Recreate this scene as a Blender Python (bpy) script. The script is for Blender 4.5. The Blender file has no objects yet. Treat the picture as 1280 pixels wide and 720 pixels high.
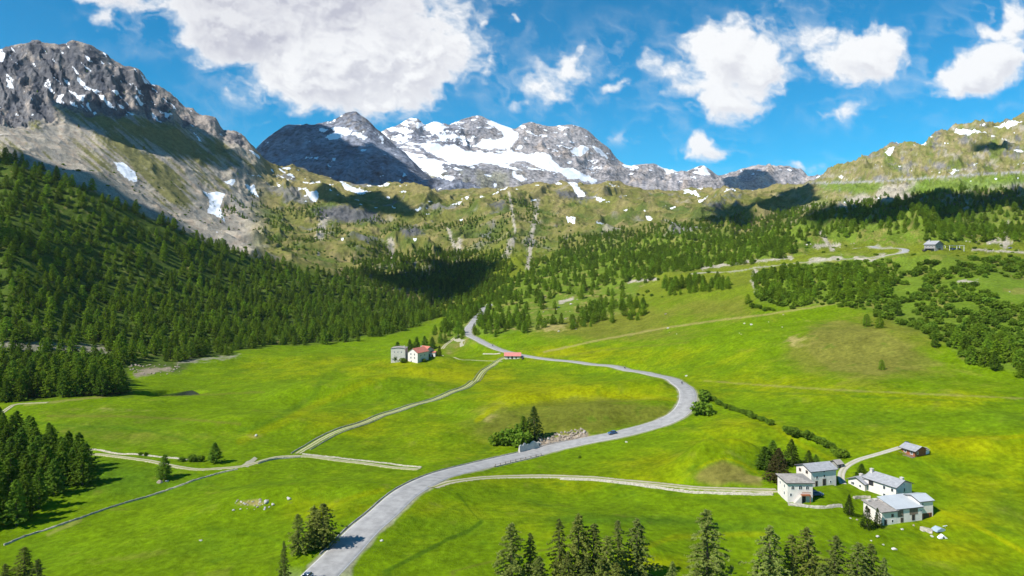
import bpy, math, random
import numpy as np
from mathutils import Vector, Matrix

# ------------------------------------------------------------------ frame
FPX, HZ, CZ = 853.0, 310.0, 120.0     # focal length in photo pixels, horizon row, camera height
SUN_AZ, SUN_EL = math.radians(32), math.radians(47)   # sun stands to the left, a little behind the camera
SUN = Vector((-math.cos(SUN_EL) * math.cos(SUN_AZ), -math.cos(SUN_EL) * math.sin(SUN_AZ), math.sin(SUN_EL)))
scene = bpy.context.scene
COL = scene.collection
rng = np.random.default_rng(7)

# ------------------------------------------------------------------ noise
def _hash(ix, iy, seed):
    n = (ix.astype(np.int64) * 374761393 + iy.astype(np.int64) * 668265263 + seed * 1442695041) & 0xFFFFFFFF
    n = ((n ^ (n >> 13)) * 1274126177) & 0xFFFFFFFF
    n = ((n ^ (n >> 16)) * 2246822519) & 0xFFFFFFFF
    return (n ^ (n >> 15)) & 0xFFFF

_ang = np.arange(65536) * (2 * np.pi / 65536)
_GX, _GY = np.cos(_ang).astype(np.float32), np.sin(_ang).astype(np.float32)

def pn(x, y, seed=0):
    x = np.asarray(x, dtype=np.float64); y = np.asarray(y, dtype=np.float64)
    x0 = np.floor(x); y0 = np.floor(y)
    fx = (x - x0).astype(np.float32); fy = (y - y0).astype(np.float32)
    ix = x0.astype(np.int64); iy = y0.astype(np.int64)
    u = fx * fx * fx * (fx * (fx * 6 - 15) + 10); v = fy * fy * fy * (fy * (fy * 6 - 15) + 10)
    def g(dx, dy):
        h = _hash(ix + dx, iy + dy, seed)
        return _GX[h] * (fx - dx) + _GY[h] * (fy - dy)
    a = g(0, 0); b = g(1, 0); c = g(0, 1); d = g(1, 1)
    return (a + u * (b - a) + v * ((c + u * (d - c)) - (a + u * (b - a)))) * 1.5

def fbm(x, y, sc, octv=5, seed=0, gain=0.5, lac=2.03):
    s = 0; a = 1.0; t = 0
    for k in range(octv):
        s = s + a * pn(x / sc, y / sc, seed + k * 17); t += a; a *= gain; sc /= lac
    return s / t

def ridged(x, y, sc, octv=5, seed=0, gain=0.55, lac=2.1):
    s = 0; a = 1.0; t = 0; w = 1.0
    for k in range(octv):
        n = 1 - np.abs(pn(x / sc, y / sc, seed + k * 13)) * 2
        n = np.clip(n, -1, 1); n = n * np.abs(n)
        s = s + a * n * w; t += a; w = np.clip(0.35 + n * 0.8, 0, 1); a *= gain; sc /= lac
    return s / t

def sstep(a, b, x):
    t = np.clip((x - a) / (b - a), 0, 1); return t * t * (3 - 2 * t)

def lerp(a, b, t): return a + (b - a) * t

# ------------------------------------------------------------------ 2-D polygons (photo pixels) -> signed distance
def sdist(px, py, poly, reach=6.0):
    out = np.full(px.shape, -reach, dtype=np.float32)
    P = np.array(poly, dtype=np.float64)
    m = (px > P[:, 0].min() - reach) & (px < P[:, 0].max() + reach) & (py > P[:, 1].min() - reach) & (py < P[:, 1].max() + reach)
    if not m.any(): return out
    x = px[m].astype(np.float64); y = py[m].astype(np.float64)
    d = np.full(x.shape, 1e9); ins = np.zeros(x.shape, bool)
    n = len(P)
    for i in range(n):
        ax, ay = P[i]; bx, by = P[(i + 1) % n]
        ex, ey = bx - ax, by - ay
        t = np.clip(((x - ax) * ex + (y - ay) * ey) / (ex * ex + ey * ey + 1e-9), 0, 1)
        d = np.minimum(d, np.hypot(x - ax - t * ex, y - ay - t * ey))
        c = (ay > y) != (by > y)
        with np.errstate(divide='ignore', invalid='ignore'):
            xi = ax + (y - ay) * ex / (ey if ey != 0 else 1e-9)
        ins ^= c & (x < xi)
    out[m] = np.clip(np.where(ins, d, -d), -reach, 1e9)
    return out

def polys(px, py, ps, reach=6.0):
    o = np.full(px.shape, -reach, dtype=np.float32)
    for p in ps: o = np.maximum(o, sdist(px, py, p, reach))
    return o

def line_d(px, py, pts, reach=12.0):
    out = np.full(px.shape, reach, dtype=np.float32)
    P = np.array(pts, float)
    m = (px > P[:, 0].min() - reach) & (px < P[:, 0].max() + reach) & (py > P[:, 1].min() - reach) & (py < P[:, 1].max() + reach)
    if not m.any(): return out
    x = px[m]; y = py[m]; d = np.full(x.shape, 1e9)
    for i in range(len(P) - 1):
        ax, ay = P[i]; ex, ey = P[i + 1] - P[i]
        t = np.clip(((x - ax) * ex + (y - ay) * ey) / (ex * ex + ey * ey + 1e-9), 0, 1)
        d = np.minimum(d, np.hypot(x - ax - t * ex, y - ay - t * ey))
    out[m] = np.minimum(d, reach)
    return out

def pchip(xs, ys, x):
    xs = np.asarray(xs, float); ys = np.asarray(ys, float)
    h = np.diff(xs); dl = np.diff(ys) / h
    m = np.zeros(len(xs)); m[0] = dl[0]; m[-1] = dl[-1]
    for i in range(1, len(xs) - 1):
        if dl[i - 1] * dl[i] > 0:
            w1 = 2 * h[i] + h[i - 1]; w2 = h[i] + 2 * h[i - 1]
            m[i] = (w1 + w2) / (w1 / dl[i - 1] + w2 / dl[i])
    k = np.clip(np.searchsorted(xs, x) - 1, 0, len(xs) - 2)
    t = np.clip((x - xs[k]) / h[k], 0, 1)
    return (ys[k] * (1 + 2 * t) * (1 - t) ** 2 + h[k] * m[k] * t * (1 - t) ** 2 + ys[k + 1] * t * t * (3 - 2 * t) + h[k] * m[k + 1] * t * t * (t - 1))

# ------------------------------------------------------------------ height field built from profile curves
class Field:
    """columns at fixed bearing, rows running away from the viewpoint; D[row,col], Z[row,col]"""
    def __init__(self, curves, rows, cols, bumps=()):
        K = len(curves)
        cD = []; cZ = []; cP = []
        for c in curves:
            c = np.array(c, float)
            D = pchip(c[:, 0], c[:, 1], cols); P = pchip(c[:, 0], c[:, 2], cols)
            cD.append(D); cP.append(P); cZ.append(CZ - (P - HZ) / FPX * D)
        cD = np.array(cD); cZ = np.array(cZ)
        h = np.diff(cD, axis=0); dl = np.diff(cZ, axis=0) / h
        m = np.zeros_like(cD); m[0] = dl[0]; m[-1] = dl[-1]
        m[1:-1] = (dl[:-1] * h[1:] + dl[1:] * h[:-1]) / (h[1:] + h[:-1])
        Ds, Zs, Ts = [], [], []
        for k in range(K - 1):
            n = rows[k]
            t = (np.arange(n) / n)[:, None]
            if k == K - 2: t = (np.arange(n + 1) / n)[:, None]
            lt = cD[k] * (cD[k + 1] / cD[k]) ** t                  # geometric spacing of the rows
            u = (lt - cD[k]) / h[k]
            z = cZ[k] * (1 + 2 * u) * (1 - u) ** 2 + h[k] * m[k] * u * (1 - u) ** 2 + cZ[k + 1] * u * u * (3 - 2 * u) + h[k] * m[k + 1] * u * u * (u - 1)
            Ds.append(lt); Zs.append(z); Ts.append(np.broadcast_to(k + t, lt.shape))
        self.cols = cols
        self.D = np.vstack(Ds); self.Z = np.vstack(Zs); self.T = np.vstack(Ts)
        self.X = (cols[None, :] - 640.0) / FPX * self.D
        self.px = np.broadcast_to(cols[None, :], self.D.shape)
        self.P0 = HZ - (self.Z - CZ) / self.D * FPX
    def z(self, x, y):
        c = np.interp(640 + FPX * x / y, self.cols, np.arange(len(self.cols)))
        j = int(min(max(math.floor(c), 0), len(self.cols) - 2)); f = c - j
        return float(np.interp(y, self.D[:, j], self.Z[:, j]) * (1 - f) + np.interp(y, self.D[:, j + 1], self.Z[:, j + 1]) * f)
    def hit(self, px, py, d0=120.0):
        """first ground point seen along the bearing px at the row py"""
        c = np.interp(px, self.cols, np.arange(len(self.cols)))
        j = int(min(max(round(float(c)), 0), len(self.cols) - 1))
        D = self.D[:, j]; P = HZ - (self.Z[:, j] - CZ) / D * FPX
        ok = np.nonzero((P <= py) & (D >= d0))[0]
        if len(ok) == 0: i = int(np.argmin(P)); y = D[i]
        else:
            i = ok[0]
            if i == 0: y = D[0]
            else:
                a, b = P[i - 1], P[i]
                f = (a - py) / (a - b) if a != b else 0
                y = D[i - 1] + (D[i] - D[i - 1]) * min(max(f, 0), 1)
        x = (px - 640) / FPX * y
        return Vector((x, y, self.z(x, y)))

def grid_object(name, F, color, extra, mat):
    nr, nc = F.D.shape
    me = bpy.data.meshes.new(name)
    co = np.stack([F.X, F.D, F.Z], -1).reshape(-1, 3).astype(np.float32)
    me.vertices.add(nr * nc); me.vertices.foreach_set('co', co.ravel())
    i = np.arange(nr * nc).reshape(nr, nc)
    q = np.stack([i[:-1, :-1], i[:-1, 1:], i[1:, 1:], i[1:, :-1]], -1).reshape(-1, 4).astype(np.int32)
    me.loops.add(q.size); me.loops.foreach_set('vertex_index', q.ravel())
    me.polygons.add(len(q)); me.polygons.foreach_set('loop_start', (np.arange(len(q)) * 4).astype(np.int32))
    me.polygons.foreach_set('use_smooth', np.ones(len(q), bool))
    me.update()
    a = me.color_attributes.new('col', 'FLOAT_COLOR', 'POINT')
    c4 = np.ones((nr * nc, 4), np.float32); c4[:, :3] = color.reshape(-1, 3)
    a.data.foreach_set('color', c4.ravel())
    for nm, arr in extra.items():
        at = me.attributes.new(nm, 'FLOAT', 'POINT'); at.data.foreach_set('value', arr.reshape(-1).astype(np.float32))
    me.materials.append(mat)
    o = bpy.data.objects.new(name, me); COL.objects.link(o); o['kind'] = 'structure'
    return o

# ------------------------------------------------------------------ material helpers
def new_mat(name):
    m = bpy.data.materials.new(name); m.use_nodes = True
    nt = m.node_tree; nt.nodes.clear()
    return m, nt
def nd(nt, t, **kw):
    n = nt.nodes.new(t)
    for k, v in kw.items():
        if k.startswith('i_'):
            key = k[2:]; key = int(key) if key.isdigit() else key.replace('_', ' ')
            n.inputs[key].default_value = v
        else: setattr(n, k, v)
    return n
def mth(nt, op, a, b=None, c=None, clamp=False):
    n = nt.nodes.new('ShaderNodeMath'); n.operation = op; n.use_clamp = clamp
    for i, v in enumerate((a, b, c)):
        if v is None: continue
        if isinstance(v, (int, float)): n.inputs[i].default_value = v
        else: nt.links.new(v, n.inputs[i])
    return n.outputs[0]
def mapr(nt, v, a, b, c=0.0, d=1.0, smooth=False):
    n = nt.nodes.new('ShaderNodeMapRange'); n.interpolation_type = 'SMOOTHSTEP' if smooth else 'LINEAR'
    nt.links.new(v, n.inputs[0])
    for i, q in enumerate((a, b, c, d)): n.inputs[i + 1].default_value = q
    return n.outputs[0]
def mixc(nt, f, a, b, mode='MIX'):
    n = nt.nodes.new('ShaderNodeMix'); n.data_type = 'RGBA'; n.blend_type = mode
    for s, v in ((n.inputs[0], f), (n.inputs[6], a), (n.inputs[7], b)):
        if isinstance(v, (int, float)): s.default_value = v
        elif isinstance(v, tuple): s.default_value = (*v, 1.0) if len(v) == 3 else v
        else: nt.links.new(v, s)
    return n.outputs[2]
def noise(nt, vec, scale, detail=4, rough=0.6, dist=0.0):
    n = nt.nodes.new('ShaderNodeTexNoise'); n.inputs['Scale'].default_value = scale
    n.inputs['Detail'].default_value = detail; n.inputs['Roughness'].default_value = rough; n.inputs['Distortion'].default_value = dist
    nt.links.new(vec, n.inputs['Vector']); return n.outputs[0]

def terrain_material(name, fine, bump_d, bump_s, var=0.35, tuft=False):
    m, nt = new_mat(name); L = nt.links
    out = nd(nt, 'ShaderNodeOutputMaterial'); bs = nd(nt, 'ShaderNodeBsdfPrincipled'); bs.inputs['Roughness'].default_value = 0.95
    bs.inputs['Specular IOR Level'].default_value = 0.04
    L.new(bs.outputs[0], out.inputs[0])
    geo = nd(nt, 'ShaderNodeNewGeometry'); pos = geo.outputs['Position']
    at = nd(nt, 'ShaderNodeAttribute', attribute_name='col'); sn = nd(nt, 'ShaderNodeAttribute', attribute_name='snow')
    rk = nd(nt, 'ShaderNodeAttribute', attribute_name='rock')
    n1 = noise(nt, pos, fine, 6, 0.65); n2 = noise(nt, pos, fine * 0.13, 4, 0.6)
    nv = mth(nt, 'ADD', mapr(nt, n1, 0.3, 0.7, -1, 1), mth(nt, 'MULTIPLY', mapr(nt, n2, 0.3, 0.7, -1, 1), 0.5))
    vr = mth(nt, 'ADD', var * 0.55, mth(nt, 'MULTIPLY', rk.outputs['Fac'], var * 0.9))
    k = mth(nt, 'ADD', 1.0, mth(nt, 'MULTIPLY', nv, vr))
    c = mixc(nt, 1.0, at.outputs['Color'], (1, 1, 1), 'MULTIPLY')
    sc = nd(nt, 'ShaderNodeVectorMath', operation='SCALE'); L.new(at.outputs['Color'], sc.inputs[0]); L.new(k, sc.inputs['Scale'])
    # snow: a signed edge distance roughened by noise
    ns = noise(nt, pos, bump_s * 0.5, 5, 0.6)
    e = mth(nt, 'ADD', sn.outputs['Fac'], mth(nt, 'MULTIPLY', mth(nt, 'SUBTRACT', ns, 0.5), 3.4))
    sm = mapr(nt, e, 0.0, 0.45, smooth=True)
    c = mixc(nt, sm, sc.outputs[0], (0.80, 0.82, 0.86))
    L.new(c, bs.inputs['Base Color'])
    nb = noise(nt, pos, bump_s, 8, 0.68)
    b = nd(nt, 'ShaderNodeBump'); b.inputs['Distance'].default_value = bump_d
    st = mth(nt, 'MULTIPLY', mth(nt, 'ADD', 0.25, mth(nt, 'MULTIPLY', rk.outputs['Fac'], 0.75)), mth(nt, 'SUBTRACT', 1.0, mth(nt, 'MULTIPLY', sm, 0.8)))
    L.new(st, b.inputs['Strength']); L.new(nb, b.inputs['Height']); 
    if tuft:       # grass tufts on the meadows
        nt2 = noise(nt, pos, 1.1, 5, 0.7); b2 = nd(nt, 'ShaderNodeBump'); b2.inputs['Distance'].default_value = .38; b2.inputs['Strength'].default_value = .8
        L.new(nt2, b2.inputs['Height']); L.new(b.outputs[0], b2.inputs['Normal']); L.new(b2.outputs[0], bs.inputs['Normal'])
    else: L.new(b.outputs[0], bs.inputs['Normal'])
    return m
# ------------------------------------------------------------------ near terrain: valley, wooded slopes, ridges
CURVES = [
 [(-420,35,2100),(1700,35,2100)],
 [(-420,165,722),(0,165,720),(640,158,720),(1280,172,716),(1700,180,705)],
 [(-420,225,620),(0,225,620),(320,225,618),(640,226,615),(960,213,624),(1160,216,622),(1280,215,614),(1700,215,600)],
 [(-420,290,560),(0,290,560),(320,290,560),(640,300,555),(800,290,555),(960,262,562),(1130,252,561),(1280,245,552),(1700,235,535)],
 [(-420,375,505),(0,375,505),(160,390,500),(320,400,498),(480,410,498),(640,400,498),(760,370,500),(860,350,500),(960,325,500),(1130,300,500),(1280,285,498),(1700,275,480)],
 [(-420,440,478),(0,440,478),(120,480,472),(240,560,460),(360,600,455),(480,600,458),(560,600,455),(640,570,455),(760,500,460),(860,450,455),(960,400,452),(1130,350,450),(1280,335,448),(1700,320,430)],
 [(-420,560,390),(0,560,400),(120,600,425),(240,640,435),(360,700,432),(480,760,420),(560,800,408),(600,760,400),(640,700,410),(760,620,415),(860,540,410),(960,470,408),(1130,430,400),(1280,400,400),(1700,390,380)],
 [(-420,700,280),(0,700,290),(120,780,330),(240,840,370),(360,900,395),(480,980,396),(540,1010,394),(590,950,385),(640,880,375),(760,800,368),(860,700,362),(960,600,355),(1130,540,340),(1280,520,330),(1700,500,310)],
 [(-420,900,180),(0,880,203),(60,890,224),(120,900,247),(180,940,273),(235,1000,296),(292,1080,317),(360,1150,333),(440,1180,352),(520,1200,362),(580,1200,352),(640,1150,340),(760,1050,330),(860,950,320),(960,850,315),(1060,750,310),(1165,600,309),(1280,610,307),(1700,600,290)],
 [(-420,1250,150),(0,1250,182),(120,1300,222),(200,1350,262),(280,1450,285),(360,1550,295),(440,1550,310),(520,1550,328),(600,1600,310),(680,1600,300),(760,1500,305),(860,1400,298),(960,1200,293),(1060,1050,287),(1165,950,285),(1280,950,283),(1700,950,270)],
 [(-420,1700,120),(0,1700,140),(120,1750,160),(200,1800,190),(280,1850,235),(360,1900,262),(440,1900,272),(520,1850,280),(600,1900,265),(680,1950,262),(760,1900,270),(860,1800,275),(960,1600,272),(1060,1500,255),(1165,1450,246),(1280,1400,238),(1700,1400,220)],
 [(-420,2100,110),(-200,2120,90),(-60,2150,72),(0,2150,63),(18,2160,58),(40,2170,54),(60,2180,53),(78,2190,54),(92,2200,51),(108,2200,52),(130,2200,66),(150,2210,78),(168,2215,84),(190,2220,105),(212,2225,116),(232,2230,134),(250,2235,143),(268,2240,146),(280,2245,162),(292,2248,163),(305,2250,172),(318,2255,184),(330,2260,199),(345,2280,207),(370,2300,212),(400,2300,220),(440,2320,226),(480,2330,231),(520,2340,234),(560,2345,236),(600,2350,233),(640,2350,234),(680,2360,231),(712,2370,226),(740,2380,229),(780,2400,232),(820,2400,237),(860,2400,238),(900,2400,238),(960,2380,240),(990,2350,236),(1012,2320,231),(1030,2290,224),(1050,2260,212),(1075,2230,204),(1100,2200,190),(1118,2180,182),(1135,2160,182),(1150,2140,183),(1170,2120,170),(1190,2100,163),(1215,2080,156),(1240,2060,154),(1258,2040,150),(1280,2020,142),(1310,2000,134),(1400,1950,125),(1700,1900,120)],
 [(-420,2700,170),(0,2750,150),(120,2800,150),(232,2830,200),(330,2860,255),(560,2950,275),(800,2950,275),(960,2900,275),(1100,2800,240),(1280,2600,200),(1700,2500,170)],
 [(-420,3300,300),(1700,3300,300)],
]
ROWS = [14, 110, 74, 74, 62, 74, 110, 110, 84, 80, 150, 24, 6]
cols = np.concatenate([np.arange(-420, -12, 6.0), np.arange(-12, 1292, 1.15), np.arange(1292, 1701, 6.0)])
G = Field(CURVES, ROWS, cols)

def at0(px, py):                       # rough ground point on the smooth field
    return G.hit(px, py)

def gauss(cx, cy, rx, ry, rot=0.0):
    c, s = math.cos(rot), math.sin(rot)
    dx = G.X - cx; dy = G.D - cy
    u = (dx * c + dy * s) / rx; v = (-dx * s + dy * c) / ry
    return np.exp(-np.clip(u * u + v * v, 0, 40))

px, P0, T = G.px, G.P0.copy(), G.T
cliffs = [(-400,100),(0,55),(40,46),(92,42),(130,58),(165,78),(200,100),(232,126),(262,138),(290,157),(312,176),(336,200),(322,200),(300,187),(280,172),(262,164),(238,150),(225,155),(205,145),(170,140),(140,143),(100,135),(70,135),(68,150),(28,155),(0,162),(-400,220)]
sd_cl = sdist(px, P0, cliffs, 14)
wob = fbm(G.X, G.D, 90, 4, 3) * 14
cl = sstep(-9, 7, sd_cl + wob * 0.6) * (T > 9)
mount = sstep(9.0, 10.2, T)
right_hill = sstep(940, 1060, px) * sstep(9.3, 10.0, T)
# displacement -------------------------------------------------
dz = np.zeros_like(G.Z)
near = sstep(0.3, 1.2, T) * (1 - sstep(5.6, 6.6, T))
dz += near * (fbm(G.X, G.D, 95, 3, 11) * 5.2 + fbm(G.X, G.D, 30, 3, 12) * 1.3 + fbm(G.X, G.D, 6, 3, 13) * 0.14)
def knoll(a, b, rx, rf, rb, rot, h):            # a brow: steep towards the viewer, easing off behind
    global dz
    p = G.hit(a, b); c_, s_ = math.cos(rot), math.sin(rot); dx = G.X - p.x; dy = G.D - p.y
    u = (dx * c_ + dy * s_) / rx; v = (-dx * s_ + dy * c_); v = np.where(v < 0, v / rf, v / rb)
    dz = dz + np.exp(-np.clip(u * u * u * u + v * v, 0, 40)) * h
for k_ in [(735,500,52,13,30,.02,7.0), (640,520,22,11,40,.5,5), (905,583,15,6,14,-.05,4.8), (420,495,40,14,60,.35,8.0), (330,535,36,10,40,.1,3.2), (1215,560,34,7,50,-.06,4.0), (1225,668,16,5,22,-.55,1.8), (960,545,34,8,26,-.5,3.6), (430,628,40,9,30,.1,3.2),
           (760,690,14,5,16,.05,1.8), (500,655,30,8,20,.4,1.4), (1010,655,26,7,20,0,1.6), (520,462,40,14,50,.1,4.5), (250,600,26,9,22,.15,1.5), (1090,430,40,16,50,-.3,4), (150,545,60,12,40,0,1.6)]: knoll(*k_)
for (cx, cy, rx, ry, rot, h) in [(36, 338, 42, 17, 0.1, 7.5), (-80, 560, 60, 50, 0, 8), (-170, 470, 50, 40, .3, -2.5), (71, 243, 15, 9, 0.0, 4.5),
                                 (-72, 212, 26, 16, 0.2, 2.2), (-55, 440, 50, 30, 0.5, 4.0), (150, 330, 40, 30, 0, 3.0), (60, 150, 30, 14, 0, 2.0), (25, 172, 16, 7, 0.1, 1.5)]:
    dz += gauss(cx, cy, rx, ry, rot) * h
slope = sstep(5.4, 6.6, T) * (1 - 0.4 * sstep(8.5, 10, T) )
dz += slope * (ridged(G.X, G.D, 170, 6, 21, .5) - 0.3) * lerp(6, 24, sstep(6, 9.5, T))
dz += sstep(7.6, 8.8, T) * (1 - sstep(10.6, 11, T) * .6) * (ridged(G.X + fbm(G.X, G.D, 200, 3, 24) * 90, G.D * .8, 330, 6, 25, .58) - .3) * 58 * sstep(250, 340, px)
dz += slope * fbm(G.X, G.D, 60, 4, 22) * 3
# gullies run down the slope
gul = ridged(px * 1.0 + wob * 1.2, T * 55.0, 42, 4, 31)
dz += mount * (gul - 0.3) * 8 * (1 - sstep(10.9, 11.4, T)) * lerp(1, 0.5, right_hill)
dz += mount * (ridged(G.X + 300, G.D, 300, 6, 41) - 0.3) * 24 * (0.5 + 0.5 * cl) * (1 - .35 * sstep(10.7, 11, T))
cut = ridged(px + fbm(G.X, G.D, 160, 3, 5) * 30, P0 * 0.55, 34, 5, 44)
dz += cl * ((cut - 0.35) * 34 + (ridged(G.X, G.D, 60, 6, 45, .65) - .3) * 20) * (1 - 0.80 * sstep(10.6, 11.0, T))
dz += right_hill * (ridged(G.X, G.D, 150, 6, 47, .62) - .3) * 34
G.Z += dz
G.P1 = HZ - (G.Z - CZ) / G.D * FPX      # where each vertex ends up

# roads: centre lines in the photograph, laid on the ground ----------------------------
def smooth_path(pts, step=1.0, it=12, lift=0.0):
    P = np.array([list(G.hit(a, b)) for a, b in pts])
    # Catmull-Rom in plan
    Q = []
    for i in range(len(P) - 1):
        p0 = P[max(i - 1, 0)]; p1 = P[i]; p2 = P[i + 1]; p3 = P[min(i + 2, len(P) - 1)]
        n = max(2, int(np.hypot(*(p2 - p1)[:2]) / step))
        for t in np.arange(n) / n:
            Q.append(0.5 * ((2 * p1) + (-p0 + p2) * t + (2 * p0 - 5 * p1 + 4 * p2 - p3) * t * t + (-p0 + 3 * p1 - 3 * p2 + p3) * t ** 3))
    Q.append(P[-1]); Q = np.array(Q)
    for _ in range(it):
        Q[1:-1, :2] = (Q[:-2, :2] + 2 * Q[1:-1, :2] + Q[2:, :2]) / 4
    Q[:, 2] = [G.z(a, b) for a, b in Q[:, :2]]
    for _ in range(it * 6):
        Q[1:-1, 2] = (Q[:-2, 2] + 2 * Q[1:-1, 2] + Q[2:, 2]) / 4
    return Q

def carve(Q, half, soft, sink=0.12):
    """bed the ground under a path: flat out to `half`, easing back over `soft` metres"""
    R = half + soft
    for s in range(0, len(Q) - 1, 24):
        seg = Q[s:s + 26]
        m = (G.X > seg[:, 0].min() - R) & (G.X < seg[:, 0].max() + R) & (G.D > seg[:, 1].min() - R) & (G.D < seg[:, 1].max() + R)
        if not m.any(): continue
        x = G.X[m]; y = G.D[m]
        bd = np.full(x.shape, 1e9); bz = np.zeros(x.shape)
        for i in range(len(seg) - 1):
            a = seg[i]; e = seg[i + 1] - a
            t = np.clip(((x - a[0]) * e[0] + (y - a[1]) * e[1]) / (e[0] ** 2 + e[1] ** 2 + 1e-9), 0, 1)
            d = np.hypot(x - a[0] - t * e[0], y - a[1] - t * e[1]); c = d < bd
            bd[c] = d[c]; bz[c] = (a[2] + t * e[2])[c]
        old = PD[m]; better = bd < old
        w = 1 - sstep(half, R, bd)
        base = Zfree[m]
        nz = lerp(base, bz - sink, w)
        zz = G.Z[m]; zz = np.where(better & (w > 0), nz, zz); G.Z[m] = zz
        PD[m] = np.where(better, bd, old)

Zfree = G.Z.copy(); PD = np.full(G.Z.shape, 1e9)
ROAD = [(380,742),(398,722),(425,693),(455,663),(478,641),(503,620),(528,604),(560,592),(600,582),(648,571),(684,562),(721,553),(768,544),(805,535),(836,525),(853,513),(860,499),(858,487),(846,478),(829,471),(778,461),(736,455),(694,450),(657,445),(640,441.5),(627,438),(604,428),(588,420),(585,412),(590,405),(596,397),(603,388),(612,380)]
road = smooth_path(ROAD, 1.5, 10)
GRADES = {}
TRACKS = {
 'farm track': ([(524,586.5),(500,585),(460,580),(420,575),(385,571),(350,571),(330,575),(318,579),(300,583),(270,586),(245,587),(215,582),(190,577),(160,572),(130,569),(105,568)], 1.3),
 'hamlet track': ([(541,609.5),(556,604.5),(575,600.5),(610,597),(655,596),(700,596),(740,597),(775,601),(810,604),(850,608),(900,611),(940,612),(971,613)], 2.0),
 'cabin lane': ([(1054,605),(1051,596),(1053,588),(1060,581),(1075,574),(1095,568),(1112,563),(1125,559)], 1.1),
 'walled lane': ([(372,567),(400,550),(440,533),(480,518),(520,505),(560,492),(588,480),(600,469),(610,460),(622,452),(634,446)], 1.5),
 'house path': ([(628,452),(610,451),(590,450),(570,447),(553,444)], 1.0),
 'river lane': ([(575,440),(566,430),(556,425),(548,428)], 1.2) if False else ([(553,436),(558,430),(566,424),(574,418)], 1.8),
 'grove lane': ([(-20,530),(0,518),(12,509),(22,505),(60,503)], 1.3),
}
tracks = {k: (smooth_path(v[0], 1.2, 5), v[1]) for k, v in TRACKS.items()}
UPROAD = [(868,342),(890,340),(915,339),(945,334),(985,330),(1015,327),(1055,324),(1085,321),(1110,319),(1128,316),(1132,312),(1118,309),(1095,309),(1072,310)]
uproad = smooth_path(UPROAD, 2.0, 4)
carve(uproad, 3.2, 5)
carve(road, 4.6, 7)
PDmain = PD.copy()
for k, (q, w) in tracks.items(): carve(q, w + .3, 3, 0.1)
PDr = PD.copy()


# pads under the buildings are cut by name: (px, py, radius)
PADS = [(984,624,7),(1022,604,9),(1098,612,7),(1112,618,9),(1105,652,8),(1140,648,8),(1143,568,7),(510,450,9),(525,450,9),(640,449,6),(1165,312,12)]
pads = []
for a, b, r in PADS:
    p = G.hit(a, b)
    g = np.exp(-np.clip(((G.X - p.x) ** 2 + (G.D - p.y) ** 2) / (r * r), 0, 30) ** 2)
    g = g * (PDr > 4.5)
    G.Z = lerp(G.Z, p.z, g)
    pads.append(p)
# the cut bank behind the road with its rocks
G.P1 = HZ - (G.Z - CZ) / G.D * FPX
P1 = G.P1

# ------------------------------------------------------------------ ground cover (base colours)
def C(*a): return np.array(a, dtype=np.float32)
def rgb(r, g, b):
    f = lambda v: (v / 255 / 12.92) if v / 255 <= 0.04045 else ((v / 255 + 0.055) / 1.055) ** 2.4
    return C(f(r), f(g), f(b))
def put(col, c, m): return col + (c - col) * np.clip(m, 0, 1)[..., None]
GRASS = C(0.114, 0.186, 0.002); YEL = C(0.208, 0.226, 0.001); OLIVE = C(0.135, 0.148, 0.016); DEEP = C(0.070, 0.138, 0.005)
DRY = C(0.27, 0.23, 0.075); SCREE = C(0.34, 0.30, 0.24); ROCK = C(0.15, 0.145, 0.15); ALP = C(0.165, 0.165, 0.035); FLOOR = C(0.065, 0.10, 0.014)
n_a = fbm(G.X, G.D, 60, 5, 61); n_b = fbm(G.X, G.D, 22, 5, 62); n_c = fbm(G.X, G.D, 7, 4, 63); n_d = fbm(G.X, G.D, 200, 4, 64)
col = np.broadcast_to(GRASS, G.Z.shape + (3,)).copy()
def blob(x, y, rx, ry): return np.exp(-(((px - x) / rx) ** 2 + ((P1 - y) / ry) ** 2))
yel = sum(k * blob(x, y, rx, ry) for x, y, rx, ry, k in [(740,492,110,16,1.0),(590,470,70,14,.9),(650,500,60,16,.8),(960,480,110,14,.8),(1180,500,120,14,.8),(1180,556,110,16,.9),(1250,600,80,40,.6),
    (430,640,130,14,.7),(460,530,120,16,.6),(560,560,90,16,.55),(930,540,70,22,.7),(720,600,160,12,.7),(380,460,100,16,.6),(1200,690,90,20,.9),(700,440,60,10,.9),(820,445,120,16,.5),(510,460,60,12,.6),(800,575,90,14,.6),(1210,650,70,16,.8),(820,705,60,14,.9),(660,660,60,20,.4)])
col = put(col, YEL, sstep(0.0, 1.25, yel + n_a * 0.5 + n_b * 0.6 + n_c * .3))
deep = sum(k * blob(x, y, rx, ry) for x, y, rx, ry, k in [(150,600,120,26,.9),(120,540,150,30,.5),(60,690,90,30,.4),(900,660,110,14,.6),(260,680,110,30,.35),(1240,520,60,22,.5),(1260,640,40,30,.5),(1100,520,80,20,.35),(760,650,90,8,.8),(590,660,60,12,.4),(500,650,60,12,.4)])
col = put(col, DEEP, sstep(0.1, 1.0, deep + n_b * 0.4 + n_a * .4))
oli = sum(k * blob(x, y, rx, ry) for x, y, rx, ry, k in [(1080,435,75,38,1.3),(1010,440,40,20,.6),(1160,400,60,20,.8),(700,395,60,26,1.2),(780,400,60,18,1.1),(900,385,70,18,.9),(820,420,90,9,.5),(770,515,80,18,1.0),(620,530,40,26,.9),(700,530,40,16,.8),(140,545,160,10,.5),(905,592,36,12,1.3),(120,520,120,10,.5),(560,425,26,18,1.1),(1180,470,90,14,.4)])
col = put(col, OLIVE, sstep(0.15, 0.95, oli + n_b * 0.45 + n_c * .3))
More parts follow.
